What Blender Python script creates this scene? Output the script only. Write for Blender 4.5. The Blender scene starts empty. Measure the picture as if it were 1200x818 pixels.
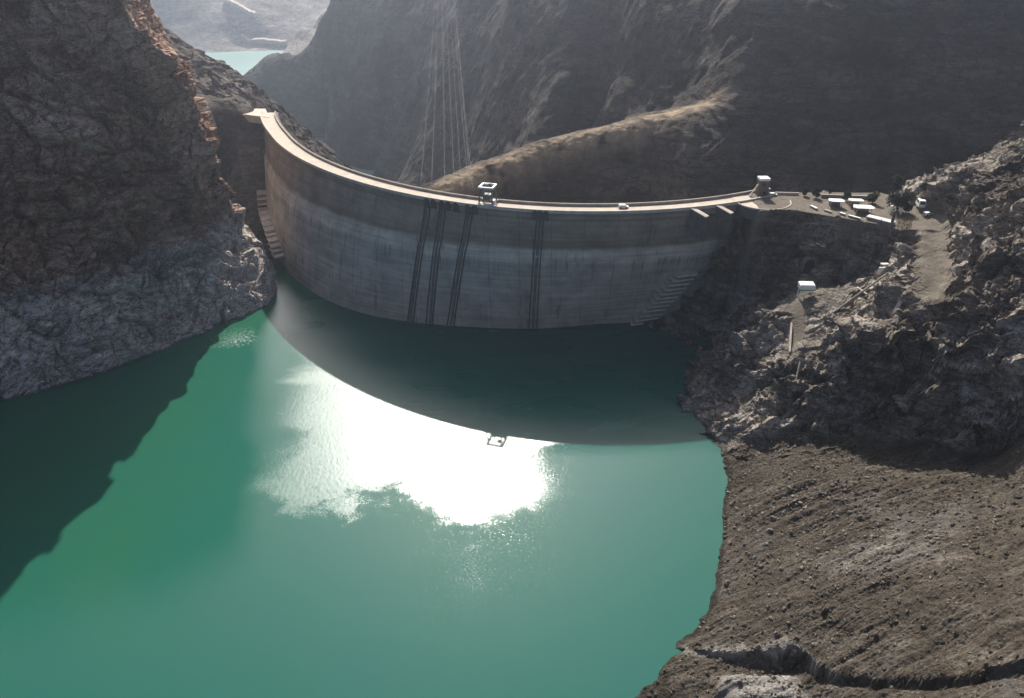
import bpy, bmesh, math, random, time
import numpy as np
from mathutils import Vector
T0 = time.time()
random.seed(7)
rng = np.random.default_rng(11)
scene = bpy.context.scene
C = scene.collection

# ------------------------------------------------------------------ survey: camera station of the aerial view, used to measure real positions
F, CH = 900.0, 171.0
PITCH = math.atan(509 / 900)
CP, SP = math.cos(PITCH), math.sin(PITCH)

def ray(x, y):
    v = y - 409.0
    return np.array([x - 600.0, F * CP - v * SP, -(F * SP + v * CP)])

def pz(x, y, z):
    r = ray(x, y); t = (z - CH) / r[2]
    return np.array([r[0] * t, r[1] * t, z])

def pY(x, y, Y):
    r = ray(x, y); t = Y / r[1]
    return np.array([r[0] * t, Y, CH + r[2] * t])

# ------------------------------------------------------------------ numpy noise
def _hash(ix, iy, iz, seed):
    with np.errstate(over='ignore'):
        h = (ix.astype(np.int64) * 374761393 + iy.astype(np.int64) * 668265263 + iz.astype(np.int64) * 2147483647 + seed * 974634777) & 0xFFFFFFFF
        h = ((h ^ (h >> 13)) * 1274126177) & 0xFFFFFFFF
        h = ((h ^ (h >> 16)) * 2246822519) & 0xFFFFFFFF
        h = h ^ (h >> 15)
    return h

def rnd(ix, iy, iz, seed):
    return _hash(ix, iy, iz, seed).astype(np.float32) / 4294967295.0

def vnoise(P, seed=0):
    """gradient-like noise in -1..1"""
    f = np.floor(P); i = f.astype(np.int64); u = (P - f).astype(np.float32)
    w = u * u * u * (u * (u * 6 - 15) + 10)
    out = 0
    for dx in (0, 1):
        for dy in (0, 1):
            for dz in (0, 1):
                h = _hash(i[..., 0] + dx, i[..., 1] + dy, i[..., 2] + dz, seed)
                gx = ((h & 255).astype(np.float32) / 127.5 - 1); gy = (((h >> 8) & 255).astype(np.float32) / 127.5 - 1); gz = (((h >> 16) & 255).astype(np.float32) / 127.5 - 1)
                d = gx * (u[..., 0] - dx) + gy * (u[..., 1] - dy) + gz * (u[..., 2] - dz)
                k = (w[..., 0] if dx else 1 - w[..., 0]) * (w[..., 1] if dy else 1 - w[..., 1]) * (w[..., 2] if dz else 1 - w[..., 2])
                out = out + d * k
    return out * 1.35

def fbm(P, seed=0, oct=4, gain=.5, lac=2.03):
    a, s, o = 1.0, 0, 0
    for k in range(oct):
        o = o + a * vnoise(P, seed + k * 17); s += a; a *= gain; P = P * lac + 13.7
    return o / s * 1.4

def ridged(P, seed=0, oct=4, gain=.55, lac=2.07):
    a, s, o = 1.0, 0, 0
    for k in range(oct):
        o = o + a * (1 - 2 * np.abs(vnoise(P, seed + k * 31))); s += a; a *= gain; P = P * lac + 7.1
    return o / s

def blocks(P, seed=0):
    """Facetted blocks: each Voronoi cell is a randomly tilted plane. Returns (height, crack)"""
    f = np.floor(P).astype(np.int64)
    b1 = np.full(P.shape[:-1], 9.0, np.float32); b2 = b1.copy(); hh = np.zeros_like(b1)
    for dx in (-1, 0, 1):
        for dy in (-1, 0, 1):
            for dz in (-1, 0, 1):
                cx, cy, cz = f[..., 0] + dx, f[..., 1] + dy, f[..., 2] + dz
                h = _hash(cx, cy, cz, seed)
                jx = (h & 1023) / 1023.0; jy = ((h >> 10) & 1023) / 1023.0; jz = ((h >> 20) & 1023) / 1023.0
                ex = (P[..., 0] - cx - jx).astype(np.float32); ey = (P[..., 1] - cy - jy).astype(np.float32); ez = (P[..., 2] - cz - jz).astype(np.float32)
                d = np.sqrt(ex * ex + ey * ey + ez * ez)
                q = _hash(cx, cy, cz, seed + 99)
                ht = (q & 255) / 255.0 - .5 + ex * ((q >> 8 & 255) / 127.5 - 1) * .8 + ey * ((q >> 16 & 255) / 127.5 - 1) * .8 + ez * ((q >> 24 & 255) / 127.5 - 1) * .8
                m = d < b1
                b2 = np.where(m, b1, np.minimum(b2, d)); hh = np.where(m, ht, hh); b1 = np.where(m, d, b1)
    return hh.astype(np.float32), np.clip((b2 - b1) * 6, 0, 1)

def smooth(a, b, x):
    t = np.clip((x - a) / (b - a), 0, 1); return t * t * (3 - 2 * t)

def rbf(pts, c=2.0, lam=0.0):
    uq = {}
    for p in pts: uq.setdefault((round(p[0] / 2), round(p[1] / 2)) if c > 5 else (round(p[0], 1), round(p[1], 1)), p)
    pts = np.array(list(uq.values()), float); n = len(pts); S = 100.0
    xy = pts[:, :2] / S
    d = np.sqrt(((xy[:, None] - xy[None]) ** 2).sum(-1) + (c / S) ** 2) + np.eye(n) * lam
    A = np.zeros((n + 3, n + 3)); A[:n, :n] = d; A[:n, n] = 1; A[:n, n + 1:] = xy; A[n:, :n] = A[:n, n:].T
    w = np.linalg.solve(A, np.r_[pts[:, 2], 0, 0, 0])
    def ev(X, Y):
        sh = X.shape; q = np.c_[X.ravel(), Y.ravel()] / S; o = np.zeros(len(q))
        for k in range(n):
            o += w[k] * np.sqrt((q[:, 0] - xy[k, 0]) ** 2 + (q[:, 1] - xy[k, 1]) ** 2 + (c / S) ** 2)
        return (o + w[n] + q[:, 0] * w[n + 1] + q[:, 1] * w[n + 2]).reshape(sh)
    return ev

def grid_normals(V):
    du = np.gradient(V, axis=1); dv = np.gradient(V, axis=0)
    n = np.cross(du, dv); n /= np.linalg.norm(n, axis=-1, keepdims=True) + 1e-9
    return n

def dens(poly, n=6):
    """densify a polyline of control points"""
    out = []
    for a, b in zip(poly[:-1], poly[1:]):
        for k in range(n):
            out.append(tuple(np.array(a) + (np.array(b) - np.array(a)) * k / n))
    out.append(tuple(poly[-1])); return out

# ------------------------------------------------------------------ object helpers
def tag(o, label=None, cat=None, group=None, kind=None):
    if label: o['label'] = label
    if cat: o['category'] = cat
    if group: o['group'] = group
    if kind: o['kind'] = kind
    return o

def thing(name, label, cat, loc=(0, 0, 0), rz=0, group=None):
    o = bpy.data.objects.new(name, None); C.objects.link(o)
    o.empty_display_size = .5
    o.location = tuple(float(v) for v in loc); o.rotation_euler = (0, 0, rz)
    return tag(o, label, cat, group)

def link_mesh(name, me, mat, parent=None):
    o = bpy.data.objects.new(name, me); C.objects.link(o)
    if mat: me.materials.append(mat)
    if parent: o.parent = parent
    return o

def grid_obj(name, V, mat, parent=None, flat=False, uv=None, keep=None, closed=False):
    h, w = V.shape[:2]
    idx = np.arange(h * w).reshape(h, w)
    if closed: idx = np.c_[idx, idx[:, :1]]
    q = np.stack([idx[:-1, :-1], idx[:-1, 1:], idx[1:, 1:], idx[1:, :-1]], -1).reshape(-1, 4)
    if keep is not None:
        q = q[keep[:-1, :-1].ravel()]
    me = bpy.data.meshes.new(name)
    me.vertices.add(h * w); me.vertices.foreach_set('co', V.reshape(-1).astype(np.float32))
    me.loops.add(q.size); me.loops.foreach_set('vertex_index', q.reshape(-1).astype(np.int32))
    me.polygons.add(len(q)); me.polygons.foreach_set('loop_start', (np.arange(len(q)) * 4).astype(np.int32))
    me.polygons.foreach_set('use_smooth', np.full(len(q), not flat))
    me.update(calc_edges=True); me.validate()
    if uv is not None:
        l = me.uv_layers.new(name='UVMap')
        l.data.foreach_set('uv', uv.reshape(-1, 2)[q.reshape(-1)].astype(np.float32).reshape(-1))
    return link_mesh(name, me, mat, parent)

class MB:
    """collects boxes, bars and prisms into ONE mesh"""
    def __init__(s): s.v = []; s.f = []
    def box(s, c, d, rz=0.0, tilt=None):
        c = np.array(c, float); hx, hy, hz = d[0] / 2, d[1] / 2, d[2] / 2
        R = np.array([[math.cos(rz), -math.sin(rz), 0], [math.sin(rz), math.cos(rz), 0], [0, 0, 1]])
        if tilt is not None: R = R @ np.array([[math.cos(tilt), 0, math.sin(tilt)], [0, 1, 0], [-math.sin(tilt), 0, math.cos(tilt)]])
        b = len(s.v)
        for x in (-hx, hx):
            for y in (-hy, hy):
                for z in (-hz, hz): s.v.append(tuple(c + R @ np.array([x, y, z])))
        s.f += [tuple(b + k for k in q) for q in ((0, 1, 3, 2), (4, 6, 7, 5), (0, 4, 5, 1), (2, 3, 7, 6), (0, 2, 6, 4), (1, 5, 7, 3))]
        return s
    def hexa(s, bot, top):
        """prism between two polygons of equal count"""
        n = len(bot); b = len(s.v)
        s.v += [tuple(map(float, p)) for p in bot] + [tuple(map(float, p)) for p in top]
        s.f.append(tuple(b + k for k in range(n))[::-1]); s.f.append(tuple(b + n + k for k in range(n)))
        for k in range(n):
            j = (k + 1) % n; s.f.append((b + k, b + j, b + n + j, b + n + k))
        return s
    def tube(s, pts, r, n=6):
        P = [np.array(p, float) for p in pts]; b = len(s.v); rs = r if hasattr(r, '__len__') else [r] * len(P)
        for i, p in enumerate(P):
            d = P[min(i + 1, len(P) - 1)] - P[max(i - 1, 0)]; d /= np.linalg.norm(d) + 1e-9
            a = np.array([0, 0, 1.]) if abs(d[2]) < .9 else np.array([1., 0, 0])
            u = np.cross(d, a); u /= np.linalg.norm(u); w = np.cross(d, u)
            for k in range(n):
                t = 2 * math.pi * k / n; s.v.append(tuple(p + rs[i] * (math.cos(t) * u + math.sin(t) * w)))
        for i in range(len(P) - 1):
            for k in range(n):
                j = (k + 1) % n; s.f.append((b + i * n + k, b + i * n + j, b + (i + 1) * n + j, b + (i + 1) * n + k))
        s.f.append(tuple(b + k for k in range(n))[::-1]); s.f.append(tuple(b + (len(P) - 1) * n + k for k in range(n)))
        return s
    def ring(s, cols):
        """closed cross-section swept along: cols = list of equal polygons"""
        n = len(cols[0]); b = len(s.v)
        for c in cols: s.v += [tuple(map(float, p)) for p in c]
        for i in range(len(cols) - 1):
            for k in range(n):
                j = (k + 1) % n; s.f.append((b + i * n + k, b + i * n + j, b + (i + 1) * n + j, b + (i + 1) * n + k))
        s.f.append(tuple(b + k for k in range(n))[::-1]); s.f.append(tuple(b + (len(cols) - 1) * n + k for k in range(n)))
        return s
    def build(s, name, mat, parent=None, bevel=0.0, smooth_=False):
        me = bpy.data.meshes.new(name); me.from_pydata(s.v, [], s.f)
        bm = bmesh.new(); bm.from_mesh(me); bmesh.ops.recalc_face_normals(bm, faces=bm.faces)
        if bevel: bmesh.ops.bevel(bm, geom=bm.edges[:], offset=bevel, segments=1, affect='EDGES')
        bm.to_mesh(me); bm.free()
        if smooth_: me.polygons.foreach_set('use_smooth', [True] * len(me.polygons))
        return link_mesh(name, me, mat, parent)

# ------------------------------------------------------------------ materials
class NT:
    def __init__(s, name):
        s.m = bpy.data.materials.new(name); s.m.use_nodes = True; s.t = s.m.node_tree; s.t.nodes.clear()
        s.out = s.n('ShaderNodeOutputMaterial'); s.b = s.n('ShaderNodeBsdfPrincipled'); s.l(s.b.outputs[0], s.out.inputs[0])
        s.pos = s.n('ShaderNodeNewGeometry').outputs['Position']
    def n(s, t, **k):
        o = s.t.nodes.new(t)
        for a, v in k.items(): setattr(o, a, v)
        return o
    def l(s, a, b): s.t.links.new(a, b)
    def put(s, sock, v):
        if isinstance(v, bpy.types.NodeSocket): s.l(v, sock)
        else: sock.default_value = v
    def math(s, op, a, b=0.0, c=None, clamp=False):
        o = s.n('ShaderNodeMath', operation=op); o.use_clamp = clamp; s.put(o.inputs[0], a); s.put(o.inputs[1], b)
        if c is not None: s.put(o.inputs[2], c)
        return o.outputs[0]
    def noise(s, scale, detail=4, rough=.6, vec=None, dist=0.0):
        o = s.n('ShaderNodeTexNoise'); o.inputs['Scale'].default_value = scale; o.inputs['Detail'].default_value = detail
        o.inputs['Roughness'].default_value = rough; o.inputs['Distortion'].default_value = dist
        s.l(vec if vec is not None else s.pos, o.inputs['Vector']); return o.outputs[0]
    def voro(s, scale, feat='F1', vec=None):
        o = s.n('ShaderNodeTexVoronoi', feature=feat); o.inputs['Scale'].default_value = scale
        s.l(vec if vec is not None else s.pos, o.inputs['Vector']); return o.outputs[0]
    def mapv(s, sc=(1, 1, 1), rot=(0, 0, 0), vec=None, loc=(0, 0, 0)):
        o = s.n('ShaderNodeMapping'); o.inputs['Scale'].default_value = sc; o.inputs['Rotation'].default_value = rot; o.inputs['Location'].default_value = loc
        s.l(vec if vec is not None else s.pos, o.inputs['Vector']); return o.outputs[0]
    def ramp(s, v, stops):
        o = s.n('ShaderNodeValToRGB'); e = o.color_ramp.elements
        while len(e) < len(stops): e.new(.5)
        for k, (p, c) in enumerate(stops):
            e[k].position = p; e[k].color = (*c, 1) if hasattr(c, '__len__') else (c, c, c, 1)
        s.l(v, o.inputs[0]); return o.outputs[0]
    def rng(s, v, a, b, lo=0.0, hi=1.0, it='SMOOTHSTEP'):
        o = s.n('ShaderNodeMapRange', interpolation_type=it); s.put(o.inputs[0], v)
        for k, q in enumerate((a, b, lo, hi)): o.inputs[1 + k].default_value = q
        return o.outputs[0]
    def mix(s, fac, a, b, mode='MIX'):
        o = s.n('ShaderNodeMix', data_type='RGBA', blend_type=mode); s.put(o.inputs[0], fac)
        for i, v in ((6, a), (7, b)):
            if isinstance(v, bpy.types.NodeSocket): s.l(v, o.inputs[i])
            else: o.inputs[i].default_value = (*v, 1)
        return o.outputs[2]
    def sep(s, v=None):
        o = s.n('ShaderNodeSeparateXYZ'); s.l(v if v is not None else s.pos, o.inputs[0]); return o.outputs
    def bump(s, h, strength=.5, dist=.3, prev=None):
        o = s.n('ShaderNodeBump'); o.inputs['Strength'].default_value = strength; o.inputs['Distance'].default_value = dist
        s.l(h, o.inputs['Height'])
        if prev is not None: s.l(prev, o.inputs['Normal'])
        return o.outputs[0]
    def fin(s, col, rough=.9, normal=None, spec=.25, metal=0.0):
        s.put(s.b.inputs['Base Color'], col if isinstance(col, bpy.types.NodeSocket) else (*col, 1)); s.put(s.b.inputs['Roughness'], rough)
        s.b.inputs['Specular IOR Level'].default_value = spec; s.b.inputs['Metallic'].default_value = metal
        if normal is not None: s.l(normal, s.b.inputs['Normal'])
        return s.m

def simple(name, col, rough=.8, var=.25, scale=1.5, metal=0.0, spec=.3):
    t = NT(name); v = t.noise(scale, 5, .65)
    d = tuple(c * (1 - var) for c in col); e = tuple(min(1, c * (1 + var)) for c in col)
    return t.fin(t.ramp(v, [(.3, d), (.7, e)]), rough, t.bump(t.noise(scale * 6, 3), .15, .03), spec, metal)

def rock_mat(name, dark, mid, lite, strata_rot=(0, 0, 0), strata=(.05, .05, .5), ring=None, ringcol=None, fine=1.0, extra=None, wet=False):
    t = NT(name)
    big = t.noise(.018, 5, .6); med = t.noise(.16, 6, .68, dist=.6); fin = t.noise(1.3 * fine, 6, .7)
    sv = t.mapv(strata, strata_rot); st = t.noise(1.0, 6, .65, sv, .8)
    v = t.math('ADD', t.math('MULTIPLY', big, .75), t.math('ADD', t.math('MULTIPLY', st, .5), t.math('MULTIPLY', med, .35)))
    v = t.math('MULTIPLY', t.math('ADD', v, t.math('MULTIPLY', fin, .28)), .535)
    col = t.ramp(v, [(.42, dark), (.5, mid), (.58, lite)])
    if ring is not None:
        z = t.sep()[2]; w = t.math('ADD', z, t.math('MULTIPLY', t.math('SUBTRACT', t.noise(.035, 4), .5), ring[2]))
        k = t.rng(w, ring[0], ring[1], 1, 0)
        rc = t.ramp(v, [(.42, tuple(c * .42 for c in ringcol)), (.5, ringcol), (.59, tuple(c * 1.55 for c in ringcol))])
        col = t.mix(k, col, rc)
    crack = t.voro(.35 * fine, 'DISTANCE_TO_EDGE', t.mapv((1, 1, 1), vec=None))
    l1 = t.math('ABSOLUTE', t.math('SUBTRACT', t.noise(1.0, 5, .55, t.mapv(tuple(q * 2.2 for q in strata), strata_rot, loc=(3, 7, 1)), 1.2), .5))
    l2 = t.math('ABSOLUTE', t.math('SUBTRACT', t.noise(.11 * fine, 5, .6, None, 1.0), .5))
    ck = t.math('MINIMUM', t.rng(l1, .0, .035), t.rng(l2, .0, .022))
    col = t.mix(t.math('MULTIPLY', t.math('SUBTRACT', 1.0, ck), .75), col, tuple(c * .4 for c in dark))
    n = t.bump(fin, .8, .7); n = t.bump(st, .7, 1.2, n); n = t.bump(ck, .5, .6, n)
    if wet: wetk = t.rng(t.math('ADD', t.sep()[2], t.math('MULTIPLY', t.math('SUBTRACT', t.noise(.5, 3), .5), 1.2)), .45, 1.0, .42, 1)
    fl = t.rng(t.noise(3.1 * fine, 3, .75), .62, .72)
    col = t.mix(t.math('MULTIPLY', fl, .55), col, tuple(min(.6, c * 1.9) for c in lite))
    if extra: col = extra(t, col)
    if wet: col = t.mix(1.0, col, wetk, 'MULTIPLY')
    return t.fin(col, .95, n, .12)

# ------------------------------------------------------------------ world, sun, camera
SUN_EL, SUN_AZ = math.radians(37.7), math.radians(-3.1)
w = bpy.data.worlds.new('World'); scene.world = w; w.use_nodes = True
nt = w.node_tree; nt.nodes.clear()
sky = nt.nodes.new('ShaderNodeTexSky'); sky.sky_type = 'NISHITA'; sky.sun_disc = False
sky.sun_elevation = SUN_EL; sky.sun_rotation = SUN_AZ; sky.altitude = 1800; sky.dust_density = 7.0; sky.air_density = .3; sky.ozone_density = .1
bg = nt.nodes.new('ShaderNodeBackground'); bg.inputs[1].default_value = .14
wo = nt.nodes.new('ShaderNodeOutputWorld'); nt.links.new(sky.outputs[0], bg.inputs[0]); nt.links.new(bg.outputs[0], wo.inputs[0])
sd = Vector((math.sin(SUN_AZ) * math.cos(SUN_EL), math.cos(SUN_AZ) * math.cos(SUN_EL), math.sin(SUN_EL)))
sl = bpy.data.lights.new('sun', 'SUN'); sl.energy = 5.0; sl.angle = math.radians(.53); sl.color = (1, .94, .85)
so = bpy.data.objects.new('sun', sl); C.objects.link(so); so.rotation_euler = (-sd).to_track_quat('-Z', 'Y').to_euler(); so.location = sd * 3000
cam = bpy.data.cameras.new('camera'); cam.sensor_width = 36; cam.lens = 27.0; cam.clip_end = 20000; cam.clip_start = .5
co = bpy.data.objects.new('camera', cam); C.objects.link(co); co.location = (0, 0, CH); co.rotation_euler = (math.pi / 2 - PITCH, 0, 0)
scene.camera = co
vs = scene.view_settings; vs.view_transform = 'Standard'; vs.look = 'None'; vs.gamma = 1; vs.use_curve_mapping = False; vs.exposure = .62
scene.cycles.use_denoising = True; scene.cycles.max_bounces = 6; scene.cycles.volume_bounces = 1; scene.cycles.volume_max_steps = 64

# ------------------------------------------------------------------ materials in use
M = {}
M['cliff'] = rock_mat('cliff rock', (.115, .060, .040), (.45, .275, .190), (.68, .52, .39), (.5, .3, .2), (.10, .05, .30), (32, 42, 18), (.52, .455, .395), wet=True)
M['bank'] = rock_mat('bank rock', (.05, .04, .033), (.12, .10, .085), (.22, .19, .16), (.4, .2, 0), (.06, .05, .25))
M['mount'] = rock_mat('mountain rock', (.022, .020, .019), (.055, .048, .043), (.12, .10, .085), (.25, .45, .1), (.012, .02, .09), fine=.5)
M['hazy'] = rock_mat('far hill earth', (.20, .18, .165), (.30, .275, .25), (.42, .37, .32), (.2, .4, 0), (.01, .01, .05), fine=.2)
M['concrete'] = simple('pale concrete', (.52, .46, .38), .85, .2, .25)
M['concrete_d'] = simple('weathered concrete', (.26, .235, .20), .9, .3, .3)
M['step'] = simple('stepped footing concrete', (.56, .50, .43), .9, .25, .4)
M['rail'] = simple('dark stained steel', (.075, .070, .066), .7, .4, .5)
M['white'] = simple('white paint', (.78, .77, .74), .5, .08, .8)
M['steel_g'] = simple('green grey painted steel', (.10, .13, .115), .55, .3, 1.0)
M['green'] = simple('green paint', (.03, .22, .12), .5, .2, 1.0)
M['dark'] = simple('dark opening', (.012, .012, .013), .9, .3, 1.0)
M['brownwall'] = simple('brown plaster', (.13, .10, .08), .9, .3, .8)
M['cable'] = simple('aluminium cable', (.13, .135, .145), .45, .1, .2, .3)
M['bark'] = simple('bark', (.06, .045, .03), .95, .3, 4)
M['leaf'] = simple('dark foliage', (.030, .042, .022), .8, .5, .9)
M['drygrass'] = simple('dry grass', (.24, .19, .09), .95, .35, 1.2)
M['glass'] = simple('dark glass', (.02, .022, .03), .15, .2, 1.0, 0, .5)
M['tyre'] = simple('rubber', (.02, .02, .02), .85, .2, 4)
M['stone'] = rock_mat('stone', (.06, .05, .04), (.17, .148, .12), (.36, .32, .27), fine=2.0)

# ------------------------------------------------------------------ DAM geometry functions
DCX, DCY, DR = 47.08, 514.85, 202.5
_a = np.array([-176, -166, -158.5, -148.3, -136.8, -126.2, -117.1, -107.4, -99.1, -91.1, -82.7, -75.6, -68])
_c = np.array([5.0, -1.0, -4.0, -4.4, -3.2, -.9, 1.4, 3.2, 3.3, 1.9, -.6, -3.6, -7.5])
_b = np.array([6, 7, 8, 9.5, 12.5, 12.9, 11.5, 6, -1., -8, -15.5, -20, -24]) * 1.0
_a2 = np.array([-176, -166, -158.5, -150, -141, -131.3, -123.4, -115.2, -108.3, -99.1, -91.8, -83.7, -68])
_b = np.array([4, 5, 6, 8., 10.2, 12.8, 11.6, 5.2, -.8, -7.3, -14.6, -20.5, -26])
_fine = np.linspace(-176, -68, 433)
def _sm(a, v):
    y = np.interp(_fine, a, v); k = np.hanning(41); k /= k.sum(); yp = np.pad(y, 20, mode='edge')
    return np.convolve(yp, k, 'valid')
_cs, _bs = _sm(_a, _c), _sm(_a2, _b)
ZC = 62.0
def r_crest(th): return DR + np.interp(th, _fine, _cs)
def r_face(th, z):
    rc = r_crest(th) - 1.2; rb = DR + np.interp(th, _fine, _bs)
    s = np.clip((57 - z) / 57.0, 0, 1.6)
    bulge = 2.2 * np.sin(np.clip(s, 0, 1) * math.pi)
    step = -0.9 * smooth(39.5, 43.5, z)          # slight set-back of the upper lift
    return rc + .9 + (rb - rc - .9) * s + bulge * 0.6 + step
def dpt(th, r, z):
    a = np.radians(th)
    return np.stack([DCX + r * np.cos(a), DCY + r * np.sin(a), np.broadcast_to(z, np.shape(r)) + 0 * a], -1)
def th_at(px, py, z):
    p = pz(px, py, z); return math.degrees(math.atan2(p[1] - DCY, p[0] - DCX))
def th_of_face_pixel(px, py):
    """angle and height of the face point seen there"""
    best = None
    for z in np.linspace(0, 60, 121):
        p = pz(px, py, z); th = math.degrees(math.atan2(p[1] - DCY, p[0] - DCX)); r = math.hypot(p[0] - DCX, p[1] - DCY)
        e = abs(r - float(r_face(th, z)))
        if best is None or e < best[0]: best = (e, th, z)
    return best[1], best[2]

# ------------------------------------------------------------------ LEFT CLIFF (lofted from level curves)
levels = {
 -14: [(-420, 190), (-300, 205), (-205, 250), (-168, 278), (-138, 313), (-112, 340), (-120, 380), (-136, 404), (-190, 420)],
 0:   [(-420, 200), (-300, 216), (-207, 260), (-173, 287), (-146, 321), (-123, 346), (-128, 384), (-142, 406), (-200, 422)],
 20:  [(-420, 213), (-300, 229), (-208, 273), (-177, 299), (-154, 331), (-131, 367), (-139, 390), (-155, 410), (-210, 425)],
 43:  [(-420, 228), (-300, 243), (-209, 288), (-180, 313), (-161, 343), (-140, 374), (-149, 396), (-168, 412), (-220, 428)],
 79:  [(-420, 251), (-300, 266), (-210, 311), (-186, 327), (-164, 344), (-141, 362), (-153, 396), (-180, 416), (-230, 432)],
 109: [(-420, 270), (-300, 285), (-212, 331), (-189, 337), (-167, 346), (-145, 356), (-158, 396), (-190, 420), (-240, 436)],
 130: [(-420, 283), (-300, 298), (-213, 346), (-191, 343), (-171, 340), (-152, 341), (-170, 396), (-200, 425), (-250, 440)],
 152: [(-420, 300), (-300, 312), (-216, 360), (-196, 352), (-177, 342), (-158, 330), (-180, 396), (-210, 428), (-260, 442)],
 200: [(-420, 330), (-310, 345), (-240, 388), (-224, 384), (-208, 376), (-192, 366), (-212, 408), (-240, 440), (-290, 455)],
 270: [(-420, 380), (-340, 390), (-300, 410), (-290, 408), (-280, 404), (-270, 400), (-280, 425), (-300, 445), (-340, 460)],
}
zs = sorted(levels)
zz = np.r_[np.arange(-12, 150, .62), np.arange(150, 270, 3.0)]
key = np.array([levels[k] for k in zs], float)                  # L x K x 2
kk = np.stack([np.stack([np.interp(zz, zs, key[:, j, d]) for d in (0, 1)], -1) for j in range(key.shape[1])], 1)
seg = [40, 70, 150, 160, 170, 110, 40, 30]
cols = []
for j, n in enumerate(seg):
    t = (np.arange(n) / n)[None, :, None]
    p0 = kk[:, max(j - 1, 0)][:, None]; p1 = kk[:, j][:, None]; p2 = kk[:, j + 1][:, None]; p3 = kk[:, min(j + 2, kk.shape[1] - 1)][:, None]
    cr = .5 * ((2 * p1) + (p2 - p0) * t + (2 * p0 - 5 * p1 + 4 * p2 - p3) * t ** 2 + (3 * p1 - p0 - 3 * p2 + p3) * t ** 3)
    cols.append(cr * .6 + (p1 + (p2 - p1) * t) * .4)
xy = np.concatenate(cols, 1)
V = np.concatenate([xy, np.broadcast_to(zz[:, None, None], xy.shape[:2] + (1,))], -1)
N = grid_normals(V)
if N[len(zz) // 3, 350, 1] > 0: N = -N
P = V.astype(np.float32)
warp = np.stack([fbm(P / 30, s, 3) for s in (1, 2, 3)], -1) * 9
Q = P + warp
nst = np.array([.30, -.25, .92]); sc_ = (Q @ nst)
d = 6.5 * ridged(Q / 46, 5, 3) + 3.2 * fbm(P / 19, 9, 4)
b1, k1 = blocks(Q * np.array([.06, .06, .085]), 21); b2, k2 = blocks(Q * np.array([.16, .16, .2]), 22); b3, k3 = blocks(Q * .42, 23)
d += 7.0 * b1 + 3.2 * b2 + .7 * b3 - 1.6 * (1 - k2) - 2.0 * (1 - k1)
S1 = np.stack([sc_ * 0 + 3, sc_ / 6.5, Q[..., 0] / 90], -1); d += 2.4 * vnoise(S1, 31) + 1.5 * (1 - 2 * np.abs(vnoise(S1 * 2.3, 32)))
d += .5 * fbm(P / 2.6, 41, 3)
lay = (P @ np.array([.40, -.10, .91])) + 9 * fbm(P / 60, 33, 3) + 2.5 * fbm(P / 14, 34, 3)
f1 = np.mod(lay / 23, 1); f2 = np.mod(lay / 7.7 + .3, 1); msk = smooth(-.25, .35, fbm(P / 38, 35, 3)); msk2 = smooth(-.2, .3, fbm(P / 22, 36, 3))
d += 7.5 * (f1 - .5) * msk + 2.6 * (f2 - .5) * msk2
# big diagonal gully lines on the lower right buttress
calm = 1 - .35 * (1 - smooth(20, 45, V[..., 2]))
d = (d - 1.0) * calm * 1.05
ce = np.arange(V.shape[1])[None, :] * np.ones((V.shape[0], 1)); em = smooth(470, 560, ce); d = d * (1 - .5 * em) - 4.0 * em * smooth(5, 40, V[..., 2])
edge = smooth(-3, 6, V[..., 2]); d = d * (.45 + .55 * edge)
V = V + N * d[..., None]
cliff = grid_obj('hill', V, M['cliff'], flat=True); tag(cliff, kind='structure')
print('cliff', V.shape, time.time() - T0)

# ------------------------------------------------------------------ LEFT BANK behind the dam's left end
Bp = [pY(150, 12, 560), pY(175, 35, 552), pY(200, 58, 545), pY(250, 76, 545), pY(290, 100, 550), pY(312, 120, 565), pY(340, 142, 585), pY(365, 165, 605), pY(392, 188, 630), pY(415, 203, 665), pY(430, 212, 690)]
Bp = dens([tuple(p) for p in Bp], 3)
Bp += [tuple(pz(*q)) for q in ((245, 140, 61), (262, 134, 61.3), (283, 134, 61.4), (262, 160, 49), (258, 200, 30), (275, 200, 31), (288, 180, 42), (275, 250, 11), (292, 250, 10), (302, 225, 21), (312, 255, 9), (322, 290, 1), (300, 285, 0), (250, 170, 46), (290, 155, 52))]
Bp += [tuple(pY(*q)) for q in ((240, 100, 515), (255, 122, 500), (225, 95, 520), (200, 95, 505), (270, 115, 512), (330, 155, 545), (360, 172, 545), (400, 200, 560), (385, 192, 590))]
Bp += [(-140, 398, -6), (-128, 400, -8), (-135, 420, 2), (-200, 440, 45), (-230, 430, 60), (-260, 450, 85), (-300, 480, 120), (-330, 560, 140), (-420, 560, 190), (-420, 420, 170), (-300, 420, 90),
       (-118, 520, 5), (-112, 470, -10), (-105, 560, -45), (-95, 480, -60), (-120, 640, -60), (-110, 700, -100), (-170, 700, -60), (-160, 780, -125), (-220, 680, 0), (-260, 760, -20), (-300, 640, 70), (-420, 760, 90), (-330, 800, -60), (-100, 420, -70), (-110, 445, -40)]
hB = rbf(Bp, 3)
X, Y = np.meshgrid(np.arange(-420, -88, .9), np.arange(398, 800, .9))
Zb = hB(X, Y)
V = np.stack([X, Y, Zb], -1); N = grid_normals(V); N[N[..., 2] < 0] *= -1
P = V.astype(np.float32); Q = P + np.stack([fbm(P / 25, s, 3) for s in (4, 5, 6)], -1) * 6
b1, _ = blocks(Q * .07, 51); b2, _ = blocks(Q * .2, 52)
d = 3.0 * ridged(Q / 34, 55, 3) + 2.4 * b1 + 1.1 * b2 + .7 * fbm(P / 3, 57, 3) + 1.1 * fbm(P / 14, 58, 3)
flatm = np.exp(-(((X + 178) / 26) ** 2 + ((Y - 493) / 12) ** 2))
d *= 1 - .9 * np.clip(flatm * 1.3, 0, 1)
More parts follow.
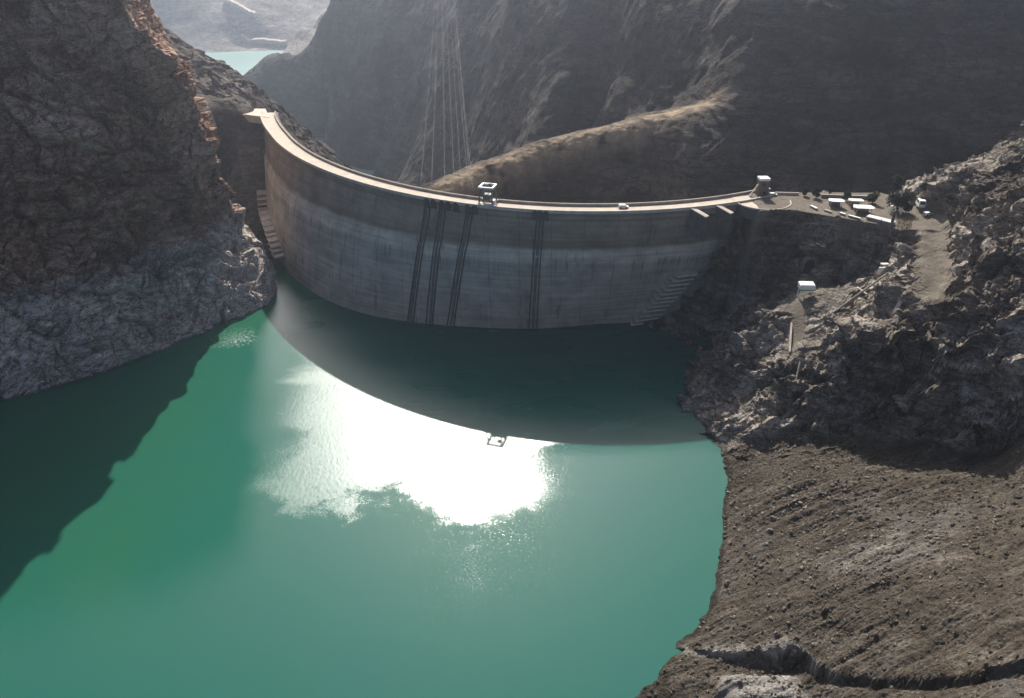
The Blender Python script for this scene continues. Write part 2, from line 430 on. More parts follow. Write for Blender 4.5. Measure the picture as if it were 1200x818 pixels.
# keep the rock off the crown of the dam
rr = np.hypot(X - DCX, Y - DCY); th = np.degrees(np.arctan2(Y - DCY, X - DCX)); th = np.where(th > 90, th - 360, th)
on = (np.abs(rr - (r_crest(np.clip(th, -176, -68)) - 5)) < 9)
V = V + N * d[..., None]
V[..., 2] = np.where(on & (th < -110) & (th > -178), np.minimum(V[..., 2], 60.0), V[..., 2])
bank = grid_obj('hill', V, M['bank'], flat=True); tag(bank, kind='structure')

# ------------------------------------------------------------------ RIGHT SHORE: plateau, spur, rock slope and scree (one sheet)
Cp = []
def addp(*q): Cp.extend(tuple(pz(*k)) for k in q)
def line(*q): Cp.extend(dens([tuple(pz(*k)) for k in q], 3))
line((768, 374, 0), (790, 397, 0), (818, 404, 0), (818, 430, 0), (800, 452, 0), (797, 466, 0), (815, 492, 0), (848, 528, 0), (856, 562, 0), (850, 590, 0), (850, 620, 0), (843, 660, 0), (838, 690, 0), (830, 722, 0), (815, 742, 0), (790, 762, 0), (745, 818, 0))
# abutment rock between the wall and the plaza
addp((790, 376, 2.5), (818, 360, 8), (834, 325, 22), (848, 292, 40), (858, 272, 50), (866, 258, 56), (900, 262, 52), (930, 258, 56), (830, 370, 9), (845, 385, 5), (850, 340, 20), (870, 330, 27), (880, 300, 40), (905, 300, 42), (930, 300, 44), (900, 335, 29), (930, 325, 37), (960, 290, 50), (1000, 285, 52), (1030, 280, 55), (850, 410, 3), (880, 365, 21))
# plateau
line((900, 249, 61.2), (930, 247, 61.4), (960, 252, 61.4), (1000, 259, 61.4), (1035, 264, 61.6), (1055, 272, 61))
addp((905, 238, 61.6), (950, 238, 61.6), (1000, 243, 61.6), (1045, 250, 61.6), (960, 229, 61.6), (1000, 229, 61.6), (1040, 232, 62), (1060, 245, 62), (1072, 240, 62.5), (1088, 250, 62.6))
# dirt road
line((1085, 252, 62.4), (1090, 275, 60.5), (1094, 300, 58), (1098, 325, 56), (1102, 348, 54))
line((1072, 262, 61.5), (1076, 285, 59.8), (1075, 300, 58), (1072, 325, 55.8), (1070, 345, 53))
line((1106, 262, 62.4), (1112, 285, 60.6), (1118, 305, 58.6), (1124, 330, 56.6), (1126, 350, 55))
# spur edge
line((1062, 292, 55), (1050, 310, 51), (1020, 325, 46.5), (990, 336, 42), (942, 344, 37.5), (915, 362, 33.5), (895, 366, 31), (884, 388, 25), (870, 408, 19.5), (835, 442, 9), (806, 460, 2.5))
addp((962, 325, 39), (1010, 312, 44), (1045, 296, 50))
# behind the spur edge it drops
addp((925, 350, 30), (890, 358, 25), (872, 385, 17), (850, 420, 7), (1030, 305, 47), (980, 320, 38))
# bench
addp((935, 375, 33), (930, 395, 29), (930, 412, 26.5), (1000, 360, 41), (1040, 350, 47), (1000, 380, 38.5), (1040, 375, 44), (1060, 360, 49.5), (960, 395, 31.5), (900, 400, 24.5), (905, 425, 22), (880, 420, 18.5), (975, 408, 32))
line((925, 424, 24.5), (965, 418, 29), (990, 405, 35), (1030, 396, 41.5), (1068, 380, 47.5), (1085, 385, 48.5))
line((930, 445, 20), (970, 440, 24), (1000, 433, 28), (1035, 432, 32), (1062, 428, 34.5), (1085, 420, 39))
addp((990, 450, 23), (1040, 455, 26), (1070, 450, 30), (940, 470, 15.5), (880, 450, 12), (1000, 480, 16.5), (860, 490, 6), (900, 490, 9.5), (1080, 472, 26), (950, 500, 10.5), (840, 480, 3.5))
line((855, 527, .5), (880, 519, 2.8), (920, 512, 6.2), (1000, 515, 10.5), (1080, 514, 16), (1130, 532, 18.6), (1200, 526, 24.3), (1260, 520, 30))
# big rock on the right
line((1085, 392, 47), (1110, 368, 54), (1140, 341, 62), (1170, 322, 67), (1200, 307, 72.5), (1250, 285, 80))
addp((1100, 420, 43), (1140, 440, 42), (1120, 480, 29.5), (1200, 430, 50), (1160, 390, 54), (1200, 370, 60.5), (1160, 490, 31), (1200, 480, 37), (1260, 440, 54))
addp((1110, 358, 56), (1130, 310, 62), (1160, 272, 72), (1200, 242, 82), (1160, 310, 67.5), (1200, 280, 76.5), (1130, 275, 66.5), (1110, 245, 65.5), (1140, 240, 73), (1240, 230, 88), (1120, 330, 58.6))
line((1075, 229, 65.5), (1100, 212, 72), (1130, 198, 80), (1170, 196, 82), (1200, 181, 88), (1250, 165, 96))
addp((1095, 228, 69), (1140, 214, 76.5), (1200, 205, 84))
Cp += [(173, 338, 60), (187, 330, 74), (203, 325, 82), (225, 330, 92), (270, 330, 110), (270, 260, 118), (270, 200, 105), (230, 220, 98), (210, 190, 70), (190, 170, 52), (270, 130, 92), (180, 362, 20), (140, 345, 55), (140, 362, 10), (105, 348, 45), (105, 365, 0), (230, 365, 50), (270, 365, 60), (80, 348, 5), (80, 365, -50)]
# scree
addp((900, 560, 7.6), (950, 540, 9.5), (900, 610, 6.4), (950, 600, 10.5), (1000, 600, 14), (1000, 560, 12.6), (1100, 560, 18.5), (1100, 600, 21.5), (1200, 600, 29), (1200, 560, 27), (900, 680, 6.2), (900, 640, 6.8), (1000, 650, 15), (1000, 700, 15.5), (1100, 650, 23), (1100, 700, 24.5), (1200, 650, 32), (1200, 700, 34.5),
     (880, 725, 5.2), (930, 740, 8.3), (950, 755, 8.8), (1050, 770, 17.5), (1050, 740, 18), (1200, 770, 36), (1130, 760, 26.5), (1200, 818, 37), (1260, 700, 42), (1260, 600, 36), (1000, 818, 13), (900, 818, 5.5), (840, 790, 3), (1100, 818, 25))
Cp += [(45, 290, -25), (40, 240, -12), (45, 200, -9), (40, 170, -7), (25, 145, -5), (12, 124, -5), (60, 315, -25), (50, 330, -30), (20, 60, -5), (60, 75, 10), (100, 70, 36), (160, 70, 70), (270, 60, 100), (160, 110, 62), (15, 90, -6), (15, 320, -40), (15, 210, -20)]
Cp += [(62, 262, -5), (66, 240, -5), (74, 286, -5)]
hC = rbf(Cp, 1.2)
STEP = .42
X, Y = np.meshgrid(np.arange(12, 272, STEP), np.arange(64, 366, STEP))
Zc = hC(X, Y)
pex, pey = (lambda q: (np.array([a[0] for a in q]), np.array([a[1] for a in q])))(sorted([tuple(pz(*k)[:2]) for k in ((890, 249, 61.2), (930, 247, 61.4), (960, 252, 61.4), (1000, 259, 61.4), (1035, 264, 61.6), (1055, 272, 61), (1075, 270, 61.5))]))
pp = smooth(-.6, .9, Y - np.interp(X, pex, pey)) * (1 - smooth(337, 340, Y)) * smooth(100, 106, X) * (1 - smooth(166, 174, X))
Zc = Zc + (61.6 - Zc) * pp
# ledges at the water's foot: vertical lip, tan bench, second block and a dark undercut toward the viewer's side
def ysplit(pts):
    p = np.array([pz(*q)[:2] for q in pts]); o = np.argsort(p[:, 0]); return p[o, 0], p[o, 1]
lx, ly = ysplit([(772, 751, 1), (800, 757, 3), (850, 762, 4.5), (900, 768, 5.6), (935, 766, 6.4), (948, 778, 6.4), (962, 796, 7), (1000, 805, 10.5), (1060, 810, 16.5), (1110, 808, 23), (1150, 798, 28), (1200, 784, 34), (1260, 765, 42)])
Lf = np.interp(X, lx, ly) + .6 * fbm(np.stack([X / 5, Y * 0, Y * 0], -1), 71, 3) + .8 * blocks(np.stack([X / 2.4, Y / 2.4, Zc / 2.4], -1), 73)[0]
under = smooth(1.2, -1.0, Y - Lf) * smooth(34, 39.5, X)
drop = np.interp(X, [36, 44, 60, 72, 80, 95, 110], [.8, 3.2, 5.0, 5.2, 2.2, 3.0, 3.5])
Zc = Zc - under * drop
bx = 42.0 - 1.0 * (135 - Y) + 2.0 * fbm(np.stack([X / 6, Y / 6, Y * 0], -1), 72, 3)
inb = (under > .02) & (X > bx) & (X < 74)
Zc = np.where(inb, np.maximum(Zc, .45 + .05 * (X - 42) + .05 * (Lf - Y) * 0), Zc)
Zc = np.where((X < bx - .4) & (Y < Lf - .6), np.minimum(Zc, -2.0), Zc)
Zc = Zc + 3.2 * np.exp(-(((X - 62) / 9.5) ** 6 + ((Y - 124.3) / 4.2) ** 6)) * (Y < Lf)
# cove floor below the spur
V = np.stack([X, Y, Zc], -1); N = grid_normals(V); N[N[..., 2] < 0] *= -1
slope = np.sqrt(np.clip(1 - N[..., 2] ** 2, 0, 1))
P = V.astype(np.float32)
Q = P + np.stack([fbm(P / 16, s, 3) for s in (61, 62, 63)], -1) * 4.5
screeb = np.interp(X, *ysplit([(840, 530, 0), (880, 519, 2.8), (920, 512, 6.2), (1000, 515, 10.5), (1080, 514, 16), (1130, 532, 18.6), (1200, 526, 24.3), (1260, 520, 30)]))
scree = 1 - smooth(-2.0, 2.5, Y - screeb + 1.5 * fbm(P / 9, 64, 3))
rx = np.interp(Y, [246, 272, 290, 303, 312], [151, 160.7, 168, 172, 175]); wid = 6.5
track = np.exp(-((X - rx) / wid) ** 4) * smooth(240, 247, Y) * (1 - smooth(305, 312, Y))
rampx = np.interp(Y, [254, 262, 285], [108.5, 110.5, 117]); ramp = np.exp(-((X - rampx) / 3.6) ** 4) * smooth(254, 259, Y) * (1 - smooth(278, 284, Y))
plat = smooth(-1.0, 1.2, Y - np.interp(X, pex, pey)) * smooth(64.8, 63.6, Zc) * (1 - smooth(338, 341, Y)) * smooth(98, 104, X) * (1 - smooth(176, 180, X))
flat = np.clip(track + ramp + plat, 0, 1)
# rock: beds dip to the lower left, standing as slanting ribs
nst = np.array([-.62, .30, .72]); sc_ = Q @ nst
S1 = np.stack([sc_ / 3.4, Q[..., 1] / 26, Q[..., 0] / 40], -1)
ribs = 1.5 * (1 - 2 * np.abs(vnoise(S1, 81))) + .8 * vnoise(S1 * 2.7, 82)
b1, k1 = blocks(Q * np.array([.085, .085, .11]), 83); b2, k2 = blocks(Q * np.array([.26, .26, .34]), 84); b3, k3 = blocks(Q * .62, 85)
rk = 1.6 * ribs + 4.0 * b1 + 1.7 * b2 + .42 * b3 - .7 * (1 - k2) + 2.6 * (np.mod(sc_ / 8.5 + .5 * fbm(P / 18, 88, 2), 1) - .5) * smooth(-.2, .25, fbm(P / 20, 89, 2)) + 1.6 * fbm(Q / 22, 86, 3) + .35 * fbm(P / 1.6, 87, 3)
edgeY = np.interp(X, pex, pey); lipm = np.exp(-((Y - edgeY) / 6.0) ** 2) * smooth(96, 102, X) * (1 - smooth(176, 182, X)) * (Y < edgeY + 1)
rockamp = .20 + .95 * smooth(.38, .78, slope)
bench = (1 - smooth(.40, .62, slope)) * smooth(232, 238, Y) * smooth(16, 22, Zc) * (1 - smooth(60, 64, Zc))
# scree: long rills running down the slope, lumps and steps
A1 = np.stack([(P[..., 0] + .15 * P[..., 1]) / 34, (P[..., 1] - .28 * P[..., 0]) / 5.0, P[..., 2] * 0], -1)
ril = .75 * (1 - 2 * np.abs(vnoise(A1, 91))) + .42 * vnoise(A1 * np.array([1.6, 2.3, 1]), 92) + .30 * (1 - 2 * np.abs(vnoise(A1 * np.array([2.2, 4.1, 1]), 95)))
s1, _ = blocks(P * .75, 93)
sc2 = ril * 1.0 * (.5 + .8 * smooth(-.2, .3, fbm(P / 26, 132, 2))) + .6 * fbm(P / 9, 94, 4) + .22 * s1 + .20 * fbm(P / 1.1, 96, 3) + .5 * (ridged(P / 14, 99, 3) - .2)
upper = smooth(205, 222, Y) * smooth(74, 82, X); sb, _ = blocks(Q * .22, 97); sc2 += upper * 1.1 * sb
near_sh = smooth(0, 1.6, Zc)
rk = rk * (1 - .85 * lipm) - 1.6 * lipm
d = (rk * rockamp * (1 - scree) + sc2 * scree * (.35 + .65 * near_sh)) * (1 - .93 * flat) + flat * .08 * fbm(P / 2, 98, 3)
lip = np.exp(-((Y - Lf) / 1.8) ** 2) * (X > 38); d = d * (1 - .8 * lip)
V = V + N * d[..., None]

def terr_extra(t, col):
    # tracks, plaza edge dirt and scree earth have their own colour (stored as a surface attribute)
    at = t.n('ShaderNodeVertexColor', layer_name='cover'); se = t.n('ShaderNodeSeparateColor'); t.l(at.outputs[0], se.inputs[0])
    gr = t.noise(.9, 8, .72); g2 = t.noise(.12, 5, .6); g3 = t.noise(4.5, 4, .7)
    g4 = t.noise(1.0, 5, .65, t.mapv((.035, .38, .1), (0, 0, -.27)), .5)
    v = t.math('ADD', t.math('MULTIPLY', gr, .33), t.math('ADD', t.math('MULTIPLY', g2, .2), t.math('ADD', t.math('MULTIPLY', g3, .22), t.math('MULTIPLY', g4, .3))))
    earth = t.ramp(v, [(.40, (.018, .0145, .011)), (.48, (.060, .049, .037)), (.55, (.088, .073, .057)), (.64, (.22, .192, .158))])
    pale = t.rng(t.noise(.045, 4, .6), .56, .68)
    earth = t.mix(t.math('MULTIPLY', pale, .4), earth, (.15, .142, .132))
    col = t.mix(se.outputs[0], col, earth)
    col = t.mix(se.outputs[2], col, t.ramp(v, [(.36, (.15, .14, .125)), (.5, (.30, .285, .26)), (.65, (.5, .48, .44))]))
    dirt = t.ramp(v, [(.35, (.14, .12, .096)), (.65, (.22, .192, .156))])
    return t.mix(se.outputs[1], col, dirt)
M['shore'] = rock_mat('shore rock', (.060, .048, .038), (.23, .195, .160), (.56, .50, .43), (0, .75, .35), (.06, .06, .42), extra=terr_extra, wet=True)
shore = grid_obj('terrain', V, M['shore'], flat=True); tag(shore, kind='structure')
pc_ = pz(1040, 650, 18.5); nzp = fbm(P / 5, 131, 4)
pale_ = .30 * smooth(.25, .9, np.exp(-((X - pc_[0]) / 15) ** 2 - ((Y - pc_[1]) / 9) ** 2) + .45 * nzp) * scree
pale_ = np.maximum(pale_, .8 * np.exp(-(((X - 62) / 9.5) ** 6 + ((Y - 124.3) / 4.6) ** 6)) * (Y < Lf))
pale_ = np.maximum(pale_, .75 * np.exp(-((Y - Lf - .8) / 1.6) ** 2) * smooth(40, 46, X) * (1 - smooth(74, 80, X)) * smooth(-.35, .2, nzp))
pale_ = np.maximum(pale_, .45 * smooth(.2, .5, nzp) * np.exp(-((Y - Lf - 4) / 4) ** 2) * smooth(60, 70, X) * (1 - smooth(90, 100, X)))
oc = pz(900, 385, 26); pale_ = np.maximum(pale_, .6 * np.exp(-((X - oc[0]) / 9) ** 2 - ((Y - oc[1]) / 9) ** 2) * smooth(-.3, .3, nzp) * (1 - flat))
ca = shore.data.color_attributes.new('cover', 'FLOAT_COLOR', 'POINT')
ca.data.foreach_set('color', np.stack([np.clip(scree + .65 * bench, 0, 1), flat, np.clip(pale_, 0, 1), scree * 0 + 1], -1).astype(np.float32).reshape(-1))
VC = V
def ground(x, y):
    j = int(round((x - 12) / STEP)); i = int(round((y - 64) / STEP))
    i = min(max(i, 0), VC.shape[0] - 1); j = min(max(j, 0), VC.shape[1] - 1)
    return float(VC[i, j, 2])
print('shore', V.shape, time.time() - T0)

# ------------------------------------------------------------------ MOUNTAIN beyond the dam, far hills (fan-shaped grids)
spine = [tuple(pY(*q)) for q in ((830, 119, 465), (740, 145, 452), (690, 155, 446), (640, 168, 440), (560, 198, 425), (515, 217, 412))]
spine = dens(spine, 4); Dp = list(spine); nS = len(spine)
for x_, y_, z_ in spine:
    if x_ < 68: Dp += [(x_ + 2.6, y_ - 4.6, z_ - 2.6), (x_ + 8, y_ - 15, z_ - 18), (x_ + 15, y_ - 29, z_ - 40)]
    Dp += [(x_ - 8, y_ + 14, z_ - 6)]
def chain(x, ys, Y0, sl_):
    out = []; z = None
    for y in ys:
        r = ray(x, y); m = -r[2] / r[1]
        Yn = Y0 if z is None else (CH - z + sl_ * Yp) / (sl_ + m)
        z = CH - m * Yn; Yp = Yn; out.append((r[0] / r[1] * Yn, Yn, z))
    return out
for x_, y0_ in ((800, 412), (872, 410), (920, 408), (980, 405), (1050, 405), (1120, 405), (1190, 405), (1260, 405)): Dp += chain(x_, (222, 190, 160, 140) if x_ == 800 else (222, 190, 160, 130, 100, 70, 40, 0), y0_, .88)
Dp += chain(600, (172, 140, 100, 50, 0), 640, .9) + chain(670, (152, 130, 100, 60, 30, 0), 580, .9) + chain(740, (128, 100, 60, 30, 0), 540, .9) + chain(800, (112, 90, 60, 30, 0), 505, .9) + chain(540, (190, 150, 100, 50, 0), 750, .9)
c480 = chain(480, (185, 140, 100, 50, 20), 890, .88); Dp += c480
print('ridge', c480[-1], chain(740, (128, 100, 60, 30, 0), 540, .9)[-1])
Dp += [tuple(pY(*q)) for q in ((440, 196, 980), (400, 150, 1050), (360, 110, 1180))]
Dp += dens([tuple(pY(*q)) for q in ((480, 19, c480[-1][1] + 4), (450, 38, 1050), (430, 46, 1085), (400, 55, 1130), (370, 61, 1180), (340, 68, 1260), (318, 78, 1340), (300, 90, 1420))], 3)
Dp += [(-215, 1000, -123), (-175, 900, -124), (-120, 760, -124), (-90, 640, -122), (-70, 520, -120), (-270, 1150, -124), (-340, 1290, -124), (-440, 1440, -126), (-75, 425, 0), (-90, 430, -60), (-30, 560, -40), (0, 640, -50), (60, 600, -10), (-60, 700, -90), (60, 540, 15),
      
       (0, 980, 200), (150, 850, 215), (300, 700, 215), (450, 620, 230), (450, 480, 170), (-120, 1130, 130), (-150, 1250, 120), (-250, 1400, 20), (-300, 1600, -60), (-400, 1600, -124), (100, 1300, 300), (500, 1000, 380), (650, 600, 330), (700, 420, 250), (-480, 1550, -132), (-530, 1660, -132), (-430, 1530, -130), (-500, 1470, -130), (-540, 1560, -135), (-470, 1440, -132), (-150, 1500, 150), (300, 1600, 350), (900, 1600, 450)]
hD = rbf(Dp, 5.5)
th = np.linspace(-.36, 1.05, 860); rr = np.exp(np.linspace(math.log(385), math.log(1650), 820))
TH, RR = np.meshgrid(th, rr); X, Y = RR * TH, RR
V = np.stack([X, Y, hD(X, Y)], -1); N = grid_normals(V); N[N[..., 2] < 0] *= -1
P = V.astype(np.float32); Q = P + np.stack([fbm(P / 90, s, 3) for s in (101, 102, 103)], -1) * 22
b1, _ = blocks(Q * .028, 104); b2, _ = blocks(Q * .085, 105)
d = 3.2 * ridged(Q * np.array([1 / 75, 1 / 150, 1 / 150]), 106, 4) + 2.4 * b1 + 1.3 * b2 + 1.8 * fbm(P / 28, 107, 4) + .7 * fbm(P / 6, 108, 3)
sp = np.array([(a + 1.5, b - 2.5) for a, b, c_ in spine]); dist = np.full(X.shape, 1e9)
for q in sp: dist = np.minimum(dist, np.hypot(X - q[0], Y - q[1]))
nearsp = np.exp(-(dist / 14) ** 2)
d = d * (1 - .95 * nearsp) * smooth(386, 430, Y)
b3, _ = blocks(P * .2, 109); d += nearsp * (.35 * b3 + .4 * fbm(P / 3, 110, 3))
V = V + N * d[..., None]
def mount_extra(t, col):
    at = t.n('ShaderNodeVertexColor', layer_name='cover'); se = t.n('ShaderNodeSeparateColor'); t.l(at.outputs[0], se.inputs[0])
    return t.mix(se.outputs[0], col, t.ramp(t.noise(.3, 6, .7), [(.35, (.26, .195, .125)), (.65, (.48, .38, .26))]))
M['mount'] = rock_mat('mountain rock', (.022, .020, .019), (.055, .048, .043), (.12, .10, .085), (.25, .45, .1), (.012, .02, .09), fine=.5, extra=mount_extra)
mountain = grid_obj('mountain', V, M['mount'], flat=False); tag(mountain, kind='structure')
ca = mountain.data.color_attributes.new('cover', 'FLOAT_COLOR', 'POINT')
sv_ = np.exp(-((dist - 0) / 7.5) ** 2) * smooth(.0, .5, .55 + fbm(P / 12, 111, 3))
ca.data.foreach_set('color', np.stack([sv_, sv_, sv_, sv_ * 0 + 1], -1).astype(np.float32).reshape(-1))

Ep = [tuple(pY(*q)) for q in ((330, 66, 1560), (340, 52, 1600), (355, 36, 1640), (375, 18, 1680), (400, 0, 1720), (360, 55, 1650), (400, 30, 1660), (450, 20, 1680), (470, 0, 1750),
   (200, 62, 1960), (250, 64, 1950), (300, 61, 1975), (335, 62, 1985), (335, 52, 2020), (290, 50, 2030), (250, 40, 2030), (250, 20, 2080), (250, 0, 2140), (300, 20, 2090), (300, 0, 2160), (150, 50, 1980), (150, 20, 2060), (150, 0, 2120), (340, 20, 2130), (350, 0, 2200))]
Ep += [(-900, 2300, 130), (-600, 2500, 160), (-300, 2500, 150), (-1100, 2000, 60), (0, 2000, 180), (300, 1900, 300), (-300, 1900, 10), (-520, 1600, -128), (-535, 1700, -128), (-575, 1830, -126), (-640, 1700, -126), (-800, 1900, -126), (-1000, 1750, -126)]
hE = rbf(Ep, 6)
th = np.linspace(-.62, .25, 420); rr = np.exp(np.linspace(math.log(1500), math.log(2650), 300))
TH, RR = np.meshgrid(th, rr); X, Y = RR * TH, RR
V = np.stack([X, Y, hE(X, Y)], -1); P = V.astype(np.float32)
V[..., 2] += (7 * ridged(P * np.array([1 / 120, 1 / 260, 1 / 260]), 121, 4) + 3 * fbm(P / 40, 122, 4) - 3) * smooth(-120, -60, V[..., 2])
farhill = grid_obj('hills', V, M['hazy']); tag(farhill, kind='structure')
VE, the, rre = V, th, rr
def far_ground(x, y):
    i = int(np.argmin(np.abs(rre - y))); j = int(np.argmin(np.abs(the - x / y))); return float(VE[i, j, 2])
# bench roads cut in the far hillside
def bench_road(pts, wd):
    P = np.array(dens([tuple(pY(*q)) for q in pts], 8)); bot, rows = [], []
    for p in P:
        z = far_ground(p[0], p[1]); rows.append([(p[0], p[1] - wd / 2, z + 6), (p[0], p[1] + wd / 2, z + 8.5), (p[0], p[1] + wd / 2, z - 12), (p[0], p[1] - wd / 2, z - 12)])
    m = MB().ring(rows); o = m.build('road', M['concrete']); return tag(o, kind='structure')
bench_road(((262, 0, 2140), (272, 4, 2130), (285, 10, 2115), (300, 20, 2095)), 14)
bench_road(((284, 44, 2040), (292, 48, 2030), (308, 51, 2030), (336, 53, 2022)), 10)

# ------------------------------------------------------------------ WATER
def water_mat(name, lake):
    t = NT(name); x, y, z = t.sep(); t.t.nodes.remove(t.b)
    # a breeze roughens the half of the lake toward the dam; the near half lies calm
    nz = t.noise(.035, 4, .6); nz2 = t.noise(.4, 3, .6)
    yb = t.math('ADD', y, t.math('ADD', t.math('MULTIPLY', t.math('SUBTRACT', nz, .5), 60), t.math('MULTIPLY', t.math('SUBTRACT', nz2, .5), 10)))
    xs = t.math('ADD', x, t.math('MULTIPLY', t.math('SUBTRACT', nz, .5), 34))
    patch = t.math('MULTIPLY', t.rng(yb, 190, 206), t.math('MULTIPLY', t.rng(xs, -94, -72), t.rng(xs, -8, 24, 1, 0)))
    grain = t.math('SUBTRACT', t.noise(1.9, 2, .9), .5)
    patch = t.rng(t.math('ADD', patch, t.math('MULTIPLY', grain, 2.6)), .3, .65)
    lee = t.math('MULTIPLY', t.rng(t.math('ADD', y, t.math('MULTIPLY', t.math('SUBTRACT', nz, .5), 4)), 222, 246), t.rng(x, -140, -72))
    wind = t.math('MAXIMUM', patch, lee)
    # two small cat's-paws of rougher water
    def paw(cx, cy, rx_, ry_):
        a = t.math('DIVIDE', t.math('SUBTRACT', x, cx), rx_); b_ = t.math('DIVIDE', t.math('SUBTRACT', y, cy), ry_)
        return t.math('SUBTRACT', 1.0, t.math('ADD', t.math('MULTIPLY', a, a), t.math('MULTIPLY', b_, b_)), clamp=True)
    p1 = t.rng(t.math('ADD', t.math('MULTIPLY', paw(-130, 313, 15, 15), .7), t.math('MULTIPLY', t.math('SUBTRACT', t.noise(.75, 3, .9), .5), 3.6)), .5, .8)
    p2 = t.rng(t.math('ADD', t.math('MULTIPLY', t.math('MAXIMUM', paw(-12, 166, 16, 34), paw(10, 196, 16, 24)), .55), t.math('MULTIPLY', grain, 2.2)), .74, .9)
    rip = t.noise(3.2, 3, .8); rip2 = t.noise(.8, 2, .5, t.mapv((1, .7, 1)))
    h = t.math('ADD', t.math('MULTIPLY', rip, .5), t.math('MULTIPLY', rip2, .6))
    b = t.n('ShaderNodeBump'); b.inputs['Distance'].default_value = 1.0; t.l(h, b.inputs['Height'])
    t.l(t.math('ADD', t.math('MULTIPLY', wind, .085), .034), b.inputs['Strength'])
    silt_reflect = t.math('ADD', t.math('MULTIPLY', t.noise(.010, 5, .55, t.mapv((1, .5, 1), (0, 0, .5)), 1.5), .6), t.rng(t.math('ADD', x, t.math('MULTIPLY', y, -.25)), -250, -60, .02, .32))  # silt streaks, plus a greener left side painted as the mountain's reflection
    col = t.ramp(silt_reflect, [(.22, (.026, .118, .060)), (.45, (.017, .112, .078)), (.7, (.015, .108, .088))])
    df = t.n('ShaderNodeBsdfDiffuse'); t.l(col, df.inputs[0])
    gl = t.n('ShaderNodeBsdfAnisotropic', distribution='BECKMANN'); gl.inputs['Color'].default_value = (1, 1, 1, 1); t.l(b.outputs[0], gl.inputs['Normal'])
    t.l(t.math('ADD', t.math('MULTIPLY', t.math('MULTIPLY', p1, t.rng(y, 300, 304)), .30), t.math('ADD', t.math('MULTIPLY', t.math('MULTIPLY', p2, t.rng(y, 205, 212, 1, 0)), .26), t.math('ADD', t.math('MULTIPLY', wind, t.rng(x, -80, -20, .27, .20)), t.math('ADD', .05, t.math('MULTIPLY', t.rng(t.noise(.045, 5, .6, t.mapv((.35, 1, 1), (0, 0, .3)), .6), .42, .66), .09))))), gl.inputs['Roughness'])
    fr = t.n('ShaderNodeFresnel'); fr.inputs['IOR'].default_value = 1.34
    mx = t.n('ShaderNodeMixShader'); t.l(fr.outputs[0], mx.inputs[0]); t.l(df.outputs[0], mx.inputs[1]); t.l(gl.outputs[0], mx.inputs[2]); t.l(mx.outputs[0], t.out.inputs[0])
    return t.m
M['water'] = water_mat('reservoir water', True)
ths = np.linspace(-176, -69, 120); mid = dpt(ths, r_face(ths, 0) - 4, 0.0)
out = [(-450, 20, 0), (300, 20, 0), (300, 338, 0), (110, 338, 0)] + [tuple(p) for p in mid[::-1]] + [(-190, 440, 0), (-450, 440, 0)]
me = bpy.data.meshes.new('water'); me.from_pydata(out, [], [tuple(range(len(out)))]); me.update()
bm = bmesh.new(); bm.from_mesh(me); bmesh.ops.triangulate(bm, faces=bm.faces[:]); bmesh.ops.recalc_face_normals(bm, faces=bm.faces)
if sum(f.normal.z for f in bm.faces) < 0: bmesh.ops.reverse_faces(bm, faces=bm.faces)
bm.to_mesh(me); bm.free()
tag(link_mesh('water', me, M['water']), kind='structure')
t = NT('river water'); M['river'] = t.fin(t.ramp(t.noise(.01, 3), [(.3, (.13, .28, .26)), (.7, (.18, .34, .31))]), .3, t.bump(t.noise(.3, 3), .3, .5), .5)
me = bpy.data.meshes.new('river'); me.from_pydata([(-1500, 430, -118), (150, 430, -118), (150, 2300, -118), (-1500, 2300, -118)], [], [(0, 1, 2, 3)]); me.update()
tag(link_mesh('river', me, M['river']), kind='structure')

# ------------------------------------------------------------------ DAM
dam = thing('dam', 'tall curved grey concrete arch dam holding back the green reservoir', 'dam', (DCX, DCY, 0))
def local(o):
    """keep world coordinates under a moved parent"""
    p = o.parent; off = Vector((0, 0, 0))
    o.location = -Vector(p.location); return o
t = NT('dam concrete')
uvn = t.n('ShaderNodeUVMap', uv_map='UVMap').outputs[0]; u_, v_, _ = t.sep(uvn)
wob = t.noise(.06, 4, .6, t.mapv((1, .25, 1), vec=uvn)); zz_ = t.math('ADD', v_, t.math('MULTIPLY', t.math('SUBTRACT', wob, .5), 5))
drip = t.noise(.55, 4, .7, t.mapv((1, .06, 1), vec=uvn)); blot = t.noise(.09, 6, .65, uvn); fin = t.noise(1.4, 5, .7, uvn); hor = t.noise(.5, 4, .6, t.mapv((.05, 1.3, 1), vec=uvn))
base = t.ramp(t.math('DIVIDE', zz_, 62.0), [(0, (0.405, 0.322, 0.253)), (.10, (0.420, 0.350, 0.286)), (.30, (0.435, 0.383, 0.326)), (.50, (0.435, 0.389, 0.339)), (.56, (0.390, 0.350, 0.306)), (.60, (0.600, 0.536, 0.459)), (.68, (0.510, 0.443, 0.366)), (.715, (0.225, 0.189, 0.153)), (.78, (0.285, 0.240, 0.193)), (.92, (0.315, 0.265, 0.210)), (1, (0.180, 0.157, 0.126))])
col = t.mix(.75, base, t.ramp(blot, [(.3, .52), (.7, 1.35)]), 'MULTIPLY')
col = t.mix(.5, col, t.ramp(hor, [(.35, .6), (.65, 1.25)]), 'MULTIPLY')
dmask = t.math('MULTIPLY', t.rng(drip, .52, .68), t.rng(t.noise(.12, 3, .6, uvn), .42, .62))
col = t.mix(t.math('MULTIPLY', dmask, .55), col, (.045, .042, .040))
# dark dribbles under the pale band
db = t.math('MULTIPLY', t.rng(t.noise(.9, 3, .7, t.mapv((1, .02, 1), vec=uvn)), .54, .64), t.math('MULTIPLY', t.rng(zz_, 24, 36), t.rng(zz_, 36, 38.5, 1, 0)))
col = t.mix(t.math('MULTIPLY', db, .6), col, (.05, .05, .055))
